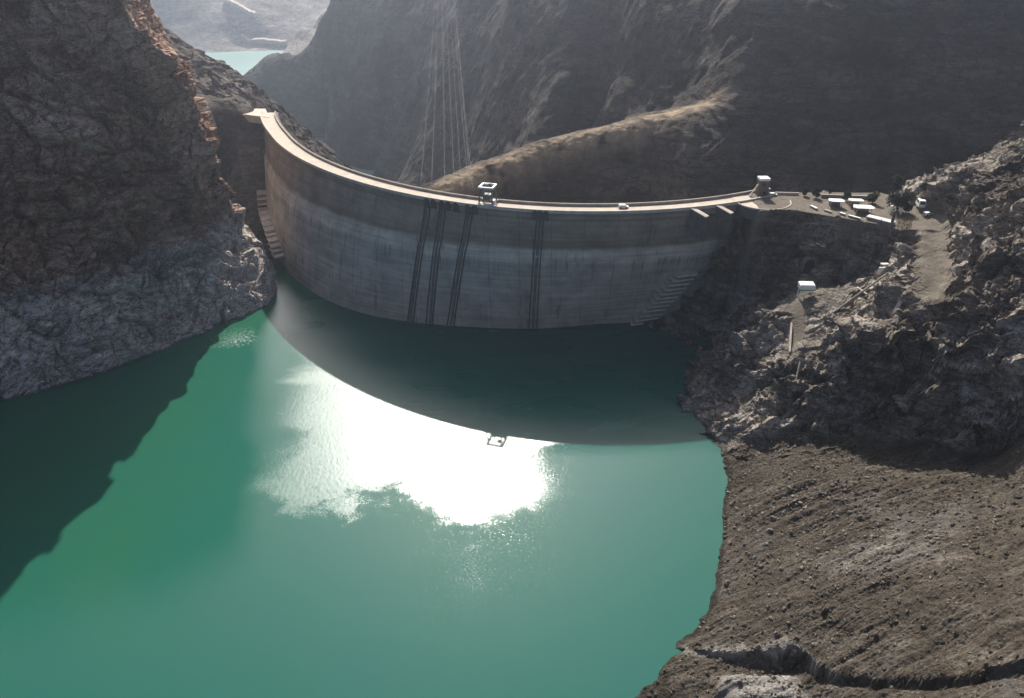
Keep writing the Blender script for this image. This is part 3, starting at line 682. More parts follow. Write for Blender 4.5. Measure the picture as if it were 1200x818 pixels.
# block joints every 14 m, lift joints every 3 m
jx = t.math('ABSOLUTE', t.math('SUBTRACT', t.math('FRACT', t.math('DIVIDE', u_, 14.0)), .5)); jm = t.rng(jx, .488, .496)
jz = t.math('ABSOLUTE', t.math('SUBTRACT', t.math('FRACT', t.math('DIVIDE', v_, 3.0)), .5)); jzm = t.rng(jz, .47, .492)
col = t.mix(t.math('MULTIPLY', jm, t.rng(t.noise(.2, 3, .6, uvn), .35, .6, .2, .75)), col, (.05, .046, .042))
col = t.mix(t.math('MULTIPLY', jzm, .16), col, (.08, .075, .07))
n = t.bump(fin, .25, .15); n = t.bump(t.math('SUBTRACT', 1.0, t.math('MAXIMUM', jm, t.math('MULTIPLY', jzm, .4))), .4, .2, n)
M['dam'] = t.fin(col, .9, n, .2)
nz = 120; ths = np.linspace(-176, -71, 480)
zrow = np.r_[-118, -60, -20, np.linspace(-6, 57.2, nz)]
TH, ZZ = np.meshgrid(ths, zrow)
front = dpt(TH, r_face(TH, ZZ), ZZ)
toprow = [dpt(ths, r_crest(ths) - .1, np.full_like(ths, 58.2)), dpt(ths, r_crest(ths), np.full_like(ths, 58.6)), dpt(ths, r_crest(ths), np.full_like(ths, 61.2)), dpt(ths, r_crest(ths) - 10.2, np.full_like(ths, 61.2)), dpt(ths, r_crest(ths) - 10.2, np.full_like(ths, 57.5))]
back = [dpt(ths, r_crest(ths) - 9 - (57 - z) * .13, np.full_like(ths, z)) for z in (56, 30, 0, -40, -80, -118)]
V = np.concatenate([front, np.array(toprow), np.array(back)], 0)
arc = np.radians(ths) * DR
uv = np.stack([np.broadcast_to(arc[None] + 600, V.shape[:2]), V[..., 2]], -1)
wall = local(grid_obj('wall', V, M['dam'], dam, uv=uv))
try:
    for p in wall.data.polygons: pass
except Exception: pass
def strip(r0, r1, z0, z1, a0=-175.5, a1=-69, n=260):
    ts = np.linspace(a0, a1, n); m = MB(); rows = []
    for q in ts:
        rc = float(r_crest(q)); A = [dpt(np.array(q), np.array(rc + r0), np.array(z0)), dpt(np.array(q), np.array(rc + r1), np.array(z0)), dpt(np.array(q), np.array(rc + r1), np.array(z1)), dpt(np.array(q), np.array(rc + r0), np.array(z1))]
        rows.append(A)
    return m.ring(rows)
t = NT('crest roadway'); v = t.noise(.35, 6, .65)
M['road'] = t.fin(t.ramp(v, [(.3, (.42, .36, .29)), (.7, (.58, .51, .42))]), .9, t.bump(t.noise(3, 3), .2, .05))
local(strip(-8.3, -.75, 61.0, 61.35).build('road', M['road'], dam))
local(strip(-.75, .25, 60.9, 62.3).build('parapet', M['concrete'], dam))
local(strip(-9.3, -8.4, 60.9, 62.5).build('parapet', M['concrete_d'], dam))
local(strip(-10.6, -9.5, 59.4, 61.5).build('walkway', M['brownwall'], dam))
# lamp and drain scallops: dark arched notches under the upstream parapet by the intakes
def guide(px0, py0, px1, py1, wd=.55, outw=.5, top=60.6):
    th0, z0 = th_of_face_pixel(px0, py0); th1, z1 = th_of_face_pixel(px1, py1)
    rows = []
    for k in np.linspace(-.12, 1, 26):
        z = z0 + (z1 - z0) * k; q = th0 + (th1 - th0) * k
        if k == -.12: z = 58.2
        z = min(max(z, -3), 58.2); r = float(r_face(q, z)); dth = math.degrees(wd / DR)
        A = [dpt(np.array(q + s * dth), np.array(r + o), np.array(z)) for s, o in ((-.5, -.3), (.5, -.3), (.5, outw), (-.5, outw))]
        rows.append(A)
    m = MB().ring(rows)
    q = rows[0][2]; return m
M['slot'] = simple('seepage darkened concrete', (.15, .138, .127), .95, .4, .25)
M['shade_dark'] = simple('shade dark concrete', (.115, .104, .095), .95, .3, .4)  # dark copy of the concrete, shade put into its colour
for (a, b) in (((497, 240), (478, 376)), ((503, 241), (484, 378)), ((514, 243), (500, 379)), ((521, 244), (507, 380)), ((546, 246), (524, 381)), ((553, 247), (532, 382))):
    local(guide(a[0], a[1] + 8, b[0], b[1], .5).build('gate_guide', M['rail'], dam))
for (a, b) in (((629, 250), (620, 384)), ((637, 250), (629, 385))):
    local(guide(a[0], a[1] + 8, b[0], b[1], .55).build('gate_guide', M['rail'], dam))
for (a, b) in (((500, 240), (481, 377)), ((517.5, 243), (503.5, 379)), ((549.5, 246), (528, 381)), ((633, 250), (624.5, 384))):
    local(guide(a[0], a[1] + 8, b[0], b[1], 1.3, .12).build('gate_slot', M['slot'], dam))
# round-topped hoist niches over each guide line
for px, py in ((497, 233), (505, 234.5), (515, 236), (523, 237), (533, 238), (547, 240), (555, 241), (627, 246), (633, 246), (640, 246)):
    q = th_at(px, py, 62); rc = float(r_crest(q)); m = MB(); A = []
    for k in range(9):
        a = math.pi * k / 8; A.append((math.cos(a) * 1.25, math.sin(a) * 1.3))
    pr = [dpt(np.array(q + math.degrees(x / DR)), np.array(rc + .5), np.array(60.6 + y)) for x, y in A]; pb = [dpt(np.array(q + math.degrees(x / DR)), np.array(rc - 1.1), np.array(60.6 + y)) for x, y in A]
    lo = [dpt(np.array(q + math.degrees(x / DR)), np.array(rc + .5), np.array(57.6)) for x in (-1.25, 1.25)]; lb = [dpt(np.array(q + math.degrees(x / DR)), np.array(rc - 1.1), np.array(57.6)) for x in (-1.25, 1.25)]
    m.hexa(pr + lo, pb + lb); local(m.build('hoist_niche', M['rail'], dam))
# left landing
L = [pz(279, 132.5, 62), pz(286, 126.5, 62), pz(311, 126.5, 62), pz(316, 137, 62), pz(300, 135, 62)]
local(MB().hexa([(p[0], p[1], 57) for p in L], [(p[0], p[1], 61.6) for p in L]).build('landing', M['concrete'], dam, .1))
# concrete stepped footings at both ends
def step_slab(px, py, z, ln, dirx, name='step'):
    p = pz(px, py, z); m = MB(); a = math.atan2(dirx[1], dirx[0])
    m.box((p[0], p[1] + 2.2, z - 1.1), (ln, 5.2, 1.5), a); return local(m.build(name, M['concrete_d'], dam, .12))
def face_step(px, py, ln):
    q, z = th_of_face_pixel(px, py); z = max(z, .6); dt = math.degrees(ln / 2 / DR); bot, top = [], []
    for s, o in ((-1, -1.5), (1, -1.5), (1, 5.6), (-1, 5.6)):
        r = float(r_face(q + s * dt, z)); bot.append(dpt(np.array(q + s * dt), np.array(r + o), np.array(z - 1.2))); top.append(dpt(np.array(q + s * dt), np.array(r + o), np.array(z - (.4 if o > 0 else 0))))
    return local(MB().hexa(bot, top).build('step', M['step'], dam, .12))
for k in range(12):
    f = k / 11; face_step(751 + 50 * f, 372 - 56 * f, 12.5 - 2 * f)
for k in range(13):
    f = k / 12; face_step(331 - 25 * f, 296 - 72 * f, 7.0)
# spillway piers sloping out from the crest
for (a, b) in (((811, 243.5), (829, 254)), ((841, 240.5), (858, 250))):
    p = pz(a[0], a[1], 61.8); q = pz(b[0], b[1], 60.0); dv = (q - p)[:2]; L_ = np.linalg.norm(dv); nx = np.array([-dv[1], dv[0]]) / L_ * 1.25
    m = MB(); top = [(p[0] + nx[0], p[1] + nx[1], 61.9), (p[0] - nx[0], p[1] - nx[1], 61.9), (q[0] - nx[0], q[1] - nx[1], 60.1), (q[0] + nx[0], q[1] + nx[1], 60.1)]
    m.hexa([(x, y, 50) for x, y, z in top], [(x, y, z - .3) for x, y, z in top]); pier = local(m.build('spillway_pier', M['shade_dark'], dam, .1))  # body painted dark for its shaded sides, pale coping for the sunlit top
    cp_ = MB().hexa([(x, y, z - .3) for x, y, z in top], [(x, y, z + .05) for x, y, z in top]).build('coping', M['concrete'], pier)
gth = [th_at(835, 244, 61), th_at(822, 246, 61), th_at(850, 242, 61)]
m = strip(-3, 1.4, 49.5, 57.4, th_at(812, 244, 61), th_at(862, 240, 61), 20); local(m.build('spillway_gate', M['shade_dark'], dam))
# half-round plaza
pc = pz(893, 234, 62); m = MB(); A = []
for k in range(33):
    a = math.pi + math.pi * k / 32; A.append((pc[0] + 12.2 * math.cos(a), pc[1] + 12.5 * math.sin(a)))
A += [(pc[0] + 12.2, pc[1] + 7), (pc[0] - 12.2, pc[1] + 7)]
m.hexa([(x, y, 56.8) for x, y in A], [(x, y, 61.2) for x, y in A]); local(m.build('plaza', M['shade_dark'], dam))  # fascia shade is in this dark body colour, pale paving on top
local(MB().hexa([(x, y, 61.2) for x, y in A], [(x, y, 61.46) for x, y in A]).build('paving', M['road'], dam))
m = MB(); rows = []
for k in range(33):
    a = math.pi + math.pi * k / 32
    rows.append([(pc[0] + r * math.cos(a), pc[1] + (r + .3) * math.sin(a), z) for r, z in ((11.9, 61.4), (12.35, 61.4), (12.35, 61.9), (11.9, 61.9))])
local(m.ring(rows).build('parapet', M['concrete'], dam))
print('dam', time.time() - T0)

# ------------------------------------------------------------------ GANTRY CRANE on the crest
gp = dpt(np.array(th_at(569, 240, 62)), np.array(float(r_crest(th_at(569, 240, 62))) - 4.6), np.array(61.35))
g = thing('gantry_crane', 'white topped gantry crane with grey green legs on the dam crest road', 'crane', gp, math.radians(th_at(569, 240, 62) + 90) + .02)
for sx in (-1, 1):
    for sy in (-1, 1):
        MB().tube([(sx * 3.1, sy * 3.2, .5), (sx * 2.5, sy * 2.7, 7.6)], [.34, .28], 6).build('leg', M['steel_g'], g)
        MB().box((sx * 3.1, sy * 3.2, .27), (1.5, .5, .55)).build('bogie', M['steel_g'], g)
for sy in (-1, 1):
    MB().box((0, sy * 3.2, .95), (7.4, .5, .6)).build('sill_beam', M['white'], g, .04)
    MB().tube([(-3, sy * 3.1, 1.3), (2.55, sy * 2.75, 7)], .16).tube([(3, sy * 3.1, 1.3), (-2.55, sy * 2.75, 7)], .16).build('brace', M['steel_g'], g)
    MB().box((0, sy * 2.9, 7.95), (6.6, .8, .75)).build('top_beam', M['white'], g, .05)
for sx in (-1, 1):
    MB().box((sx * 2.9, 0, 7.95), (.85, 5.0, .72)).build('top_beam', M['white'], g, .05)
MB().box((.9, .6, 8.55), (1.8, 1.9, .55)).box((.9, .6, 8.95), (1.2, 1.2, .4)).build('hoist_trolley', M['steel_g'], g, .05)
MB().box((0, .0, 4.3), (3.6, 3.6, .3)).box((0, -.2, 3.2), (3.2, 3.2, 2.0)).build('machinery_cabin', M['steel_g'], g, .05)
MB().box((3.5, -2.3, 1.7), (1.7, 1.4, 1.9)).build('cab', M['white'], g, .05)

# ------------------------------------------------------------------ HOIST TOWER on the plaza
tp = pz(892, 229, 61.5)
g = thing('hoist_tower', 'brown gate hoist tower with white flat roof on half round plaza', 'tower', tp, .05)
MB().box((0, 0, 3.6), (4.3, 4.2, 7.2)).build('body', M['brownwall'], g, .06)
MB().box((0, 0, 8.0), (4.6, 4.6, .5)).box((0, 0, 7.45), (4.5, 4.4, .6)).build('roof', M['white'], g, .05)
MB().box((-.4, -2.13, 5.6), (1.2, .06, 1.2)).build('window', M['glass'], g)
MB().box((.5, -2.13, 1.2), (1.2, .06, 2.2)).build('door', M['dark'], g)
m = MB()
for k in range(9): m.box((-2.7 - .35 * k, -.9, 5.2 - .6 * k), (.45, 1.1, .16))
m.tube([(-2.5, -1.4, 6.2), (-5.6, -1.4, 1.0)], .06).build('stair', M['concrete'], g)
m = MB().box((2.9, .2, 3.1), (1.5, 2.2, .3)).box((2.9, .2, 1.5), (1.1, 1.6, 3.0)); m.build('landing', M['concrete_d'], g)
MB().tube([(2.0, 1.6, 8.2), (2.0, 1.6, 10.2)], .05).build('mast', M['cable'], g)

# ------------------------------------------------------------------ vehicles
def vehicle(name, label, cat, p, rz, L, W, Hb, Hc, mat, boxy):
    g = thing(name, label, cat, p, rz)
    prof = [(-L / 2, .35), (L / 2, .35), (L / 2, Hb), (L * .32, Hb * 1.02), (L * .18, Hc), (-L * .42, Hc), (-L / 2, Hb)] if not boxy else [(-L / 2, .4), (L / 2, .4), (L / 2, Hb), (L * .42, Hb * 1.05), (L * .36, Hc), (-L * .49, Hc), (-L / 2, Hc * .95)]
    MB().hexa([(x, -W / 2, z) for x, z in prof], [(x, W / 2, z) for x, z in prof]).build('body', mat, g, .06)
    for s in (-1, 1):
        MB().box((-.05 * L, s * (W / 2 + .005), (Hb + Hc) / 2), (L * .5, .03, (Hc - Hb) * .6)).build('window', M['glass'], g)
    MB().box((-L / 2 - .0 if not boxy else -L / 2 - .01, 0, (Hb + Hc) / 2), (.06, W * .78, (Hc - Hb) * .7)).build('rear_window', M['glass'], g)
    for sx in (-.3, .3):
        for s in (-1, 1):
            w_ = MB().tube([(sx * L, s * W / 2 - .1, .34), (sx * L, s * W / 2 + .1, .34)], .34, 12).build('wheel', M['tyre'], g)
    for s in (-1, 1): MB().box((-L / 2 - .02, s * W * .4, Hb * .8), (.05, .2, .25)).build('tail_light', M['brownwall'], g)
    return g
pv = pz(1077, 245, 62.5); pv[2] = ground(pv[0], pv[1])
vehicle('van', 'tall white van with dark rear parked at head of dirt road', 'van', pv, math.radians(78), 5.6, 2.6, 1.4, 3.2, M['white'], True)
pv = pz(1087, 252, 62.5); pv[2] = ground(pv[0], pv[1])
vehicle('car', 'low white car parked beside the van near rock slope', 'car', pv, math.radians(20), 4.1, 1.75, .85, 1.45, M['white'], False)
pv = pz(905, 229.5, 61.5); pv[2] = 61.46
vehicle('car', 'small pale car parked at right side of the hoist tower', 'car', pv, math.radians(8), 4.2, 1.75, .85, 1.45, M['white'], False)

q_ = th_at(731, 243, 62); pv = dpt(np.array(q_), np.array(float(r_crest(q_)) - 6.2), np.array(61.36))
vehicle('car', 'small pale car on the dam crest road between crane and tower', 'car', pv, math.radians(q_ + 90), 4.3, 1.8, .85, 1.5, M['white'], False)
# ------------------------------------------------------------------ plateau shelters, barriers, wall
def shelter(label, px, py, L, W, rz, h):
    p = pz(px, py, 61.6 + h); p[2] = ground(p[0], p[1])
    g = thing('shelter', label, 'shelter', p, rz, 'flat roofed shelters on the plateau')
    pts = [(-L / 2, -W * .25), (-L * .3, -W / 2), (L * .42, -W / 2), (L / 2, -W * .1), (L * .4, W / 2), (-L * .4, W / 2)]
    MB().hexa([(x, y, h - .18) for x, y in pts], [(x, y, h + .14) for x, y in pts]).build('roof', M['white'], g, .03)
    for sx in (-.33, .33):
        for sy in (-.33, .33): MB().box((sx * L, sy * W, h / 2 - .1), (.22, .22, h - .18)).build('post', M['concrete'], g)
    MB().box((0, W * .38, h * .42), (L * .7, .2, h * .8)).build('back_wall', M['concrete_d'], g)
    MB().box((0, 0, .25), (L * .5, .5, .5)).build('bench', M['brownwall'], g)
shelter('pale flat roofed shelter at left end of the plateau row', 980, 235, 6.8, 4.2, -.15, 2.8)
shelter('flat roofed shelter between two plateau trees, behind the largest shelter', 1003, 234.5, 6.6, 3.4, -.1, 2.8)
shelter('largest flat white roofed shelter in front near long white edge barrier', 1012, 242.5, 8.8, 4.8, -.12, 2.6)
def barrier(label, x0, y0, x1, y1, h=1.0, wd=.5, mat='white', z=61.6):
    a, b = pz(x0, y0, z + h), pz(x1, y1, z + h); c = (a + b) / 2; L = np.linalg.norm((b - a)[:2]); zg = min(ground(a[0], a[1]), ground(b[0], b[1]), ground(c[0], c[1]))
    g = thing('edge_barrier', label, 'barrier', (c[0], c[1], zg), math.atan2(b[1] - a[1], b[0] - a[0]), 'white barriers along the plateau edge')
    hh = z + h - zg
    MB().hexa([(-L / 2, -wd * .6, -.4), (L / 2, -wd * .6, -.4), (L / 2, wd * .6, -.4), (-L / 2, wd * .6, -.4)], [(-L / 2 + .4, -wd / 2, hh - .2), (L / 2 - .4, -wd / 2, hh - .2), (L / 2 - .4, wd / 2, hh - .2), (-L / 2 + .4, wd / 2, hh - .2)]).build('base', M['concrete_d'], g)
    MB().hexa([(-L / 2, -wd * .75, hh - .2), (L / 2, -wd * .75, hh - .2), (L / 2, wd * .75, hh - .2), (-L / 2, wd * .75, hh - .2)], [(-L / 2 + .3, -wd * .6, hh), (L / 2 - .3, -wd * .6, hh), (L / 2 - .3, wd * .6, hh), (-L / 2 + .3, wd * .6, hh)]).build('coping', M[mat], g)
barrier('longest and widest white barrier at the right end of plateau edge', 1017, 252, 1049, 260, 1.5, 2.2)
barrier('thin white barrier below the largest shelter roof', 994, 251.5, 1009, 255.5, .9, .8)
barrier('short white barrier left of the thin one below the shelters', 984, 248.5, 991, 250.5, .9, .9)
barrier('faint narrow barrier at far left of the plateau edge', 966, 245, 975, 248, .8, .6, 'concrete')
barrier('pale slanting barrier where the plateau narrows beside the plaza', 950, 240, 958, 244, .9, .8)
def wall_thing(name, label, cat, a, b, h, wd, mat):
    c = (a + b) / 2; L = np.linalg.norm((b - a)[:2]); g = thing(name, label, cat, (c[0], c[1], min(a[2], b[2])), math.atan2(b[1] - a[1], b[0] - a[0]))
    m = MB(); za, zb = a[2] - c[2] + (c[2] - min(a[2], b[2])), b[2] - min(a[2], b[2])
    m.hexa([(-L / 2, -wd / 2, za - 1), (L / 2, -wd / 2, zb - 1), (L / 2, wd / 2, zb - 1), (-L / 2, wd / 2, za - 1)], [(-L / 2, -wd / 2, za + h), (L / 2, -wd / 2, zb + h), (L / 2, wd / 2, zb + h), (-L / 2, wd / 2, za + h)])
    m.build('wall_body', M[mat], g)
    m = MB(); m.hexa([(-L / 2, -wd * .7, za + h), (L / 2, -wd * .7, zb + h), (L / 2, wd * .7, zb + h), (-L / 2, wd * .7, za + h)], [(-L / 2, -wd * .7, za + h + .15), (L / 2, -wd * .7, zb + h + .15), (L / 2, wd * .7, zb + h + .15), (-L / 2, wd * .7, za + h + .15)])
    m.build('coping', M['concrete'], g); return g
def gpt(px, py, z): p = pz(px, py, z); p[2] = ground(p[0], p[1]); return p
wall_thing('wall', 'long low pale wall behind the shelters on the plateau', 'wall', gpt(962, 229, 62.5), gpt(1016, 231, 62.5), 1.3, .4, 'concrete_d')
wall_thing('wall', 'low grey wall along road from plaza toward the plateau', 'wall', gpt(908, 227, 62), gpt(936, 227.5, 62), 1.0, .4, 'concrete')
for (px, py, h, lb) in ((1043, 251, 3.4, 'tall white gate pillar at right end of the long barrier'), (1055, 251.5, 2.2, 'short white pillar in front of the big dark tree')):
    p = gpt(px, py, 61.6); g = thing('pillar', lb, 'pillar', p, .2, 'white pillars by the plateau tree')
    MB().box((0, 0, h / 2 - .2), (.8, .8, h + .4)).build('shaft', M['white'], g, .04); MB().box((0, 0, h + .1), (1.1, 1.1, .25)).build('cap', M['white'], g, .03)
p = gpt(1090, 236, 64); g = thing('hut', 'low dark stone hut set against rock slope behind the van', 'hut', p, .3)
MB().box((0, 0, 1.0), (5, 3, 2.6)).build('wall', M['brownwall'], g, .05); MB().box((0, 0, 2.42), (5.6, 3.6, .25)).build('roof', M['concrete_d'], g, .04)

# ------------------------------------------------------------------ lake-side works on the spur
p = gpt(943, 346, 38); hz_ = p[2]
g = thing('pump_house', 'white roofed pump house with green trim on white legs above ramp', 'pump house', p, -.05)
MB().box((0, 0, 4.35), (5.6, 3.9, 1.5)).build('body', M['white'], g, .05)
MB().box((0, 0, 3.45), (5.8, 4.1, .32)).build('floor_beam', M['green'], g)
MB().hexa([(-3, -2.1, 5.1), (3, -2.1, 5.1), (3, 2.1, 5.1), (-3, 2.1, 5.1)], [(-2.8, -1.6, 5.5), (2.8, -1.6, 5.5), (2.8, 1.9, 5.7), (-2.8, 1.9, 5.7)]).build('roof', M['white'], g, .03)
for sx in (-2.3, -.8, 1.9):
    for sy in (-1.5, 1.4): MB().tube([(sx * 1.1, sy * 1.1, -1.2), (sx, sy, 3.4)], .17).build('leg', M['white'], g)
MB().tube([(-2.9, -.5, 4.9), (-4.6, -1.0, 5.4)], .12).build('hoist_arm', M['steel_g'], g)
p = gpt(1033, 326, 47); p[2] += .9; g = thing('concrete_frame', 'broken white concrete frame of two slabs and a post on spur', 'frame', p, .1)
MB().box((.3, .2, 3.1), (3.6, 1.6, .5), 0, .04).build('slab', M['white'], g, .04); MB().box((.5, -.4, 1.7), (4.2, 1.5, .45), 0, -.05).build('slab', M['white'], g, .04)
MB().box((-1.9, -.6, .7), (1.0, .8, 3.0)).build('post', M['white'], g, .04); MB().box((1.9, .2, 1.2), (.5, .5, 4.0)).build('post', M['concrete_d'], g)
# long pipe and beam lying across the bench
def pipe(label, pts, r, mat, group=None):
    P = []
    for x, y, z in pts:
        q = pz(x, y, z); q[2] = ground(q[0], q[1]); P.append(q)
    a, b = P[0], P[-1]; n = 10; Pl = [a + (b - a) * k / n for k in range(n + 1)]
    lift = max(ground(q[0], q[1]) - q[2] for q in Pl); lift = min(max(lift, 0), 1.6) + r * .5
    o = MB().tube([q + np.array([0, 0, lift]) for q in Pl], r, 8).build('pipe', M[mat], smooth_=True); return tag(o, label, 'pipe', group)
pipe('long grey pipe lying across bench, right of the pump house', ((974, 362, 40.5), (1034, 338, 45.5)), .4, 'concrete_d')
pipe('short pale pipe leaning above the long pipe on the bench', ((1004, 340, 43.5), (1018, 346, 45)), .35, 'concrete')
# ramp walls
wall_thing('ramp_wall', 'thin pale kerb wall on the left side of the boat ramp', 'wall', gpt(928, 376, 33), gpt(925, 414, 26), .8, .5, 'concrete')
a, b = gpt(936, 428, 24), gpt(928, 462, 16)
g = thing('ramp_rail', 'narrow pale rail going down the dark rock below the boat ramp', 'rail')
MB().tube([a + np.array([0, -.6, .6]), b + np.array([0, -.9, .4])], .32, 6).build('rail_beam', M['concrete'], g)
for f in (.15, .5, .85):
    q = a + (b - a) * f; MB().tube([q + np.array([0, -.7, .5]), (q[0], q[1] + 1.5, q[2] - 2)], .2).build('support', M['concrete_d'], g)
wall_thing('retaining_wall', 'slanting pale retaining wall at lower left edge of dirt road', 'wall', gpt(1062, 345, 51), gpt(1045, 376, 44), 1.0, 1.0, 'concrete')
# tunnel portal in the dark face under the plateau
p = pz(946, 308, 44); g = thing('tunnel_portal', 'dark arched tunnel portal in rock face below the plateau', 'tunnel', (p[0], p[1] - 2.0, p[2] - 3), .1)
A = [(-2.4, 0), (2.4, 0)] + [(2.4 * math.cos(a), 3 + 2.6 * math.sin(a)) for a in np.linspace(0, math.pi, 10)]
MB().hexa([(x, -.6, z) for x, z in A], [(x, 9, z) for x, z in A]).build('opening', M['dark'], g)
B_ = [[(3.2 * math.cos(a), y, 3 + 3.4 * math.sin(a)) for y in (-.9,)] for a in (0,)]
rows = []
for a in np.r_[[-.9], np.linspace(0, math.pi, 12), [math.pi + .9]]:
    zq = 3 + 2.6 * math.sin(a) if 0 <= a <= math.pi else 0; xq = 2.4 * math.cos(a) if 0 <= a <= math.pi else (2.4 if a < 0 else -2.4)
    ux, uz = (math.cos(a), math.sin(a)) if 0 <= a <= math.pi else ((1, 0) if a < 0 else (-1, 0))
    rows.append([(xq, -.85, zq), (xq + .6 * ux, -.85, zq + .6 * uz), (xq + .6 * ux, 2, zq + .6 * uz), (xq, 2, zq)])
MB().ring(rows).build('surround', M['shade_dark'], g)

# ------------------------------------------------------------------ trees
def tree(label, px, py, z, h, wd, seed, tall=False):
    p = gpt(px, py, z); r = np.random.default_rng(seed)
    g = thing('tree', label, 'tree', (p[0], p[1], p[2] - .3), r.uniform(0, 6), 'dark trees on the plateau')
    m = MB().tube([(0, 0, 0), (.1, .05, h * .4), (.05, .1, h * .85)], [.05 * h * .6, .035 * h * .6, .02])
    for k in range(7):
        a = r.uniform(0, 6.28); z0 = h * r.uniform(.25, .6); m.tube([(0.05, .05, z0), (math.cos(a) * wd * .35, math.sin(a) * wd * .35, z0 + h * .2)], [.09, .03], 5)
    m.build('trunk', M['bark'], g)
    n = 1500; cl = r.normal(size=(14, 3)); cl /= np.linalg.norm(cl, axis=1)[:, None]; cl *= r.uniform(.3, 1, (14, 1)); v, f = [], []
    cen = cl * np.array([wd * .38, wd * .38, h * .36]) + np.array([0, 0, h * .58]); rad = r.uniform(.16, .3, 14) * wd
    for k in range(n):
        c = r.integers(14); dd = r.normal(size=3); dd /= np.linalg.norm(dd); q = cen[c] + dd * rad[c] * r.uniform(.4, 1.05) ** .5
        s = r.uniform(.16, .36) * (.5 + wd / 7); a = r.normal(size=3); a /= np.linalg.norm(a); b = np.cross(a, dd); b /= np.linalg.norm(b) + 1e-6
        i = len(v); v += [tuple(q - a * s), tuple(q + b * s * .6), tuple(q + a * s), tuple(q - b * s * .6)]; f.append((i, i + 1, i + 2, i + 3))
    me = bpy.data.meshes.new('crown'); me.from_pydata(v, [], f); me.update(); link_mesh('crown', me, M['leaf'], g)
tree('broad dark tree, the biggest, at right end of the plateau by pillars', 1051, 246, 61.8, 9.5, 9.0, 1)
tree('dark tree standing high behind the biggest plateau tree', 1047, 233, 62, 11.5, 6.5, 2)
tree('small dark tree between left shelter and middle shelter', 992, 235, 61.7, 5.0, 3.4, 3)
tree('round dark tree right of the middle shelter behind largest roof', 1022, 238, 61.7, 5.6, 5.0, 4)
tree('dark bushy tree at left end of plateau beside the road', 956, 232, 61.6, 5.5, 4.2, 5)
tree('dark slim tree behind the left end of the low plateau wall', 972, 228, 61.6, 5.2, 3.0, 6)
tree('green bush like tree behind the van against rock', 1081, 233, 63.5, 4.4, 4.0, 7)
tree('dark low tree between dirt road and biggest plateau tree', 1061, 249, 61.8, 5.0, 4.4, 8)
tree('small dark tree beside the road just right of the plaza', 943, 229.5, 61.6, 4.2, 3.2, 9)
# dry grass bank beside the road
n = 1500; v, f = [], []
for k in range(n):
    px_, py_ = random.uniform(1050, 1074), random.uniform(254, 286)
    if px_ > 1062 + (286 - py_) * .1 + 4 or py_ < 250 + (px_ - 1050) * .35: continue
    p = gpt(px_, py_, 60.5); s = random.uniform(.3, .8); a = random.uniform(0, 3.14); i = len(v)
    v += [(p[0] - .12 * math.cos(a), p[1] - .12 * math.sin(a), p[2] - .1), (p[0] + .12 * math.cos(a), p[1] + .12 * math.sin(a), p[2] - .1), (p[0] + random.uniform(-.3, .3), p[1] + random.uniform(-.3, .3), p[2] + s)]; f.append((i, i + 1, i + 2))
me = bpy.data.meshes.new('dry_grass'); me.from_pydata(v, [], f); me.update(); tag(link_mesh('dry_grass', me, M['drygrass']), 'yellow dry grass on the bank beside dirt road', 'grass', kind='stuff')

# ------------------------------------------------------------------ stones on the scree
def stone_mesh(r, seed, sub=1):
    bm = bmesh.new(); bmesh.ops.create_icosphere(bm, subdivisions=sub, radius=1)
    rg = np.random.default_rng(seed); pl = rg.normal(size=(7, 3)); pl /= np.linalg.norm(pl, axis=1)[:, None]; off = rg.uniform(.45, .85, 7); sc = rg.uniform(.65, 1.25, 3)
    for q in bm.verts:
        c = np.array(q.co)
        for a, b in zip(pl, off):
            e = c @ a - b
            if e > 0: c = c - a * e
        q.co = tuple(c * sc * np.array([1, 1, .75]))
    me = bpy.data.meshes.new('boulder'); bm.to_mesh(me); bm.free(); return me
protos = [stone_mesh(1, 500 + k, 2) for k in range(7)]
for q in protos: q.materials.append(M['stone'])
sv, sf, base = [], [], [stone_mesh(1, 700 + k, 1) for k in range(6)]
bv = [np.array([q.co for q in m.vertices]) for m in base]; bf = [[tuple(p.vertices) for p in m.polygons] for m in base]
cnt = 0
for k in range(17000):
    x, y = random.uniform(32, 165), random.uniform(100, 228)
    z = ground(x, y)
    if z < .15: continue
    i, j = int((y - 64) / STEP), int((x - 12) / STEP)
    if scree[i, j] < .5: continue
    r = .10 + .75 * random.random() ** 6 + .16 * random.random(); m = cnt % 6; a = random.uniform(0, 6.28); R = np.array([[math.cos(a), -math.sin(a), 0], [math.sin(a), math.cos(a), 0], [0, 0, 1]])
    b = len(sv); q = (bv[m] * r) @ R.T + np.array([x, y, z + r * .15]); sv.extend(map(tuple, q)); sf.extend(tuple(b + t_ for t_ in p) for p in bf[m]); cnt += 1
me = bpy.data.meshes.new('gravel'); me.from_pydata(sv, [], sf); me.update(); tag(link_mesh('gravel', me, M['stone']), 'loose stones scattered over the brown scree slope', 'gravel', kind='stuff')
bl = [(995, 602, 1.0), (1008, 607, 1.3), (1075, 553, 1.3), (1062, 562, .9), (1095, 552, .9), (1193, 583, 1.6), (1176, 594, 1.2), (1166, 596, 1.0), (1190, 600, .9), (1183, 600, .7), (1093, 636, .9), (1004, 712, 1.0), (966, 716, 1.2), (974, 724, .9), (1004, 716, .7), (1035, 714, .6), (905, 608, 1.0), (902, 622, 1.1), (955, 688, .8), (872, 606, .7), (866, 622, .7), (1040, 608, .6), (852, 684, 1.3), (925, 573, .9), (938, 590, .8), (890, 660, .6), (1150, 685, .7), (1068, 735, .7), (1120, 742, .8), (985, 745, .8), (1045, 748, .7), (1070, 730, .5), (935, 758, 1.1), (1130, 640, .6), (1017, 560, .8), (958, 548, .9), (850, 548, .8), (853, 578, .8), (1110, 590, .6), (1160, 560, .8)]
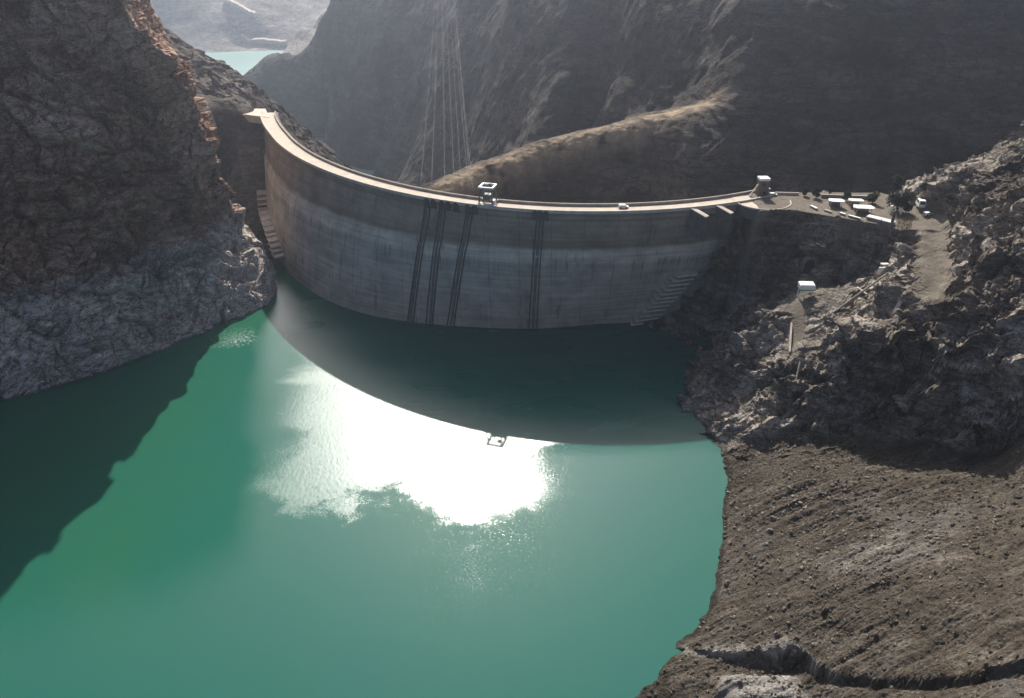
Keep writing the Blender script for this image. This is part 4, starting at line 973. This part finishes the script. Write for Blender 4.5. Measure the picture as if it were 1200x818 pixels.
for k, (x, y, r) in enumerate(bl):
    z = 0.0
    for _ in range(14):
        p = pz(x, y, z); z = .5 * z + .5 * ground(p[0], p[1])
    p = pz(x, y, z); o = bpy.data.objects.new('boulder', protos[k % 7]); C.objects.link(o); o.location = (p[0], p[1], ground(p[0], p[1]) + r * .2); o.scale = (r, r * random.uniform(.8, 1.1), r * random.uniform(.7, 1)); o.rotation_euler = (random.uniform(-.3, .3), random.uniform(-.3, .3), random.uniform(0, 6))
    tag(o, 'grey brown boulder lying loose on the scree slope', 'boulder', 'loose boulders on the scree slope')

# ------------------------------------------------------------------ high cables behind the dam
for k, (xb, yb, xt) in enumerate(((503, 214, 512), (514, 217, 514), (527, 221, 517), (538, 223, 520), (545, 225, 524), (555, 225, 526), (557, 228, 527.5), (564, 220, 529))):
    q_ = th_at(xb, yb + 2, 61.5); a = dpt(np.array(q_), np.array(float(r_crest(q_)) - 10.0), np.array(61.4)); b = pY(xt, -60, 1180); P = []
    for q in np.linspace(0, 1, 40):
        p = a + (b - a) * q; p = p + np.array([0, 0, -22 * 4 * q * (1 - q) * .5]); P.append(p)
    o = MB().tube(P, .036, 5).build('power_cable', M['cable'], smooth_=True)
    tag(o, ['thin pale cable, leftmost of the eight rising beyond dam crest', 'second pale cable from the left of the eight beyond dam crest', 'third pale cable from the left of the eight beyond dam crest', 'fourth pale cable from the left of the eight beyond dam crest', 'fifth pale cable from the left, near the middle of eight', 'sixth pale cable from the left, two away from the crane', 'seventh pale cable from the left, next to the rightmost one', 'rightmost pale cable, coming down just beside the gantry crane'][k], 'cable', 'cables rising beyond the dam crest')

# ------------------------------------------------------------------ haze
m = MB().box((0, 1100, 180), (4200, 3400, 640)); hz = m.build('haze', None); tag(hz, 'thin pale blue haze filling the valley air', 'haze', kind='stuff')
hm = bpy.data.materials.new('haze air'); hm.use_nodes = True; ht = hm.node_tree; ht.nodes.clear()
ho = ht.nodes.new('ShaderNodeOutputMaterial'); pv_ = ht.nodes.new('ShaderNodeVolumePrincipled'); ht.links.new(pv_.outputs[0], ho.inputs['Volume'])
pv_.inputs['Color'].default_value = (.76, .85, 1.0, 1); pv_.inputs['Density'].default_value = .00014; pv_.inputs['Anisotropy'].default_value = .72
hz.data.materials.append(hm)
print('done', time.time() - T0)
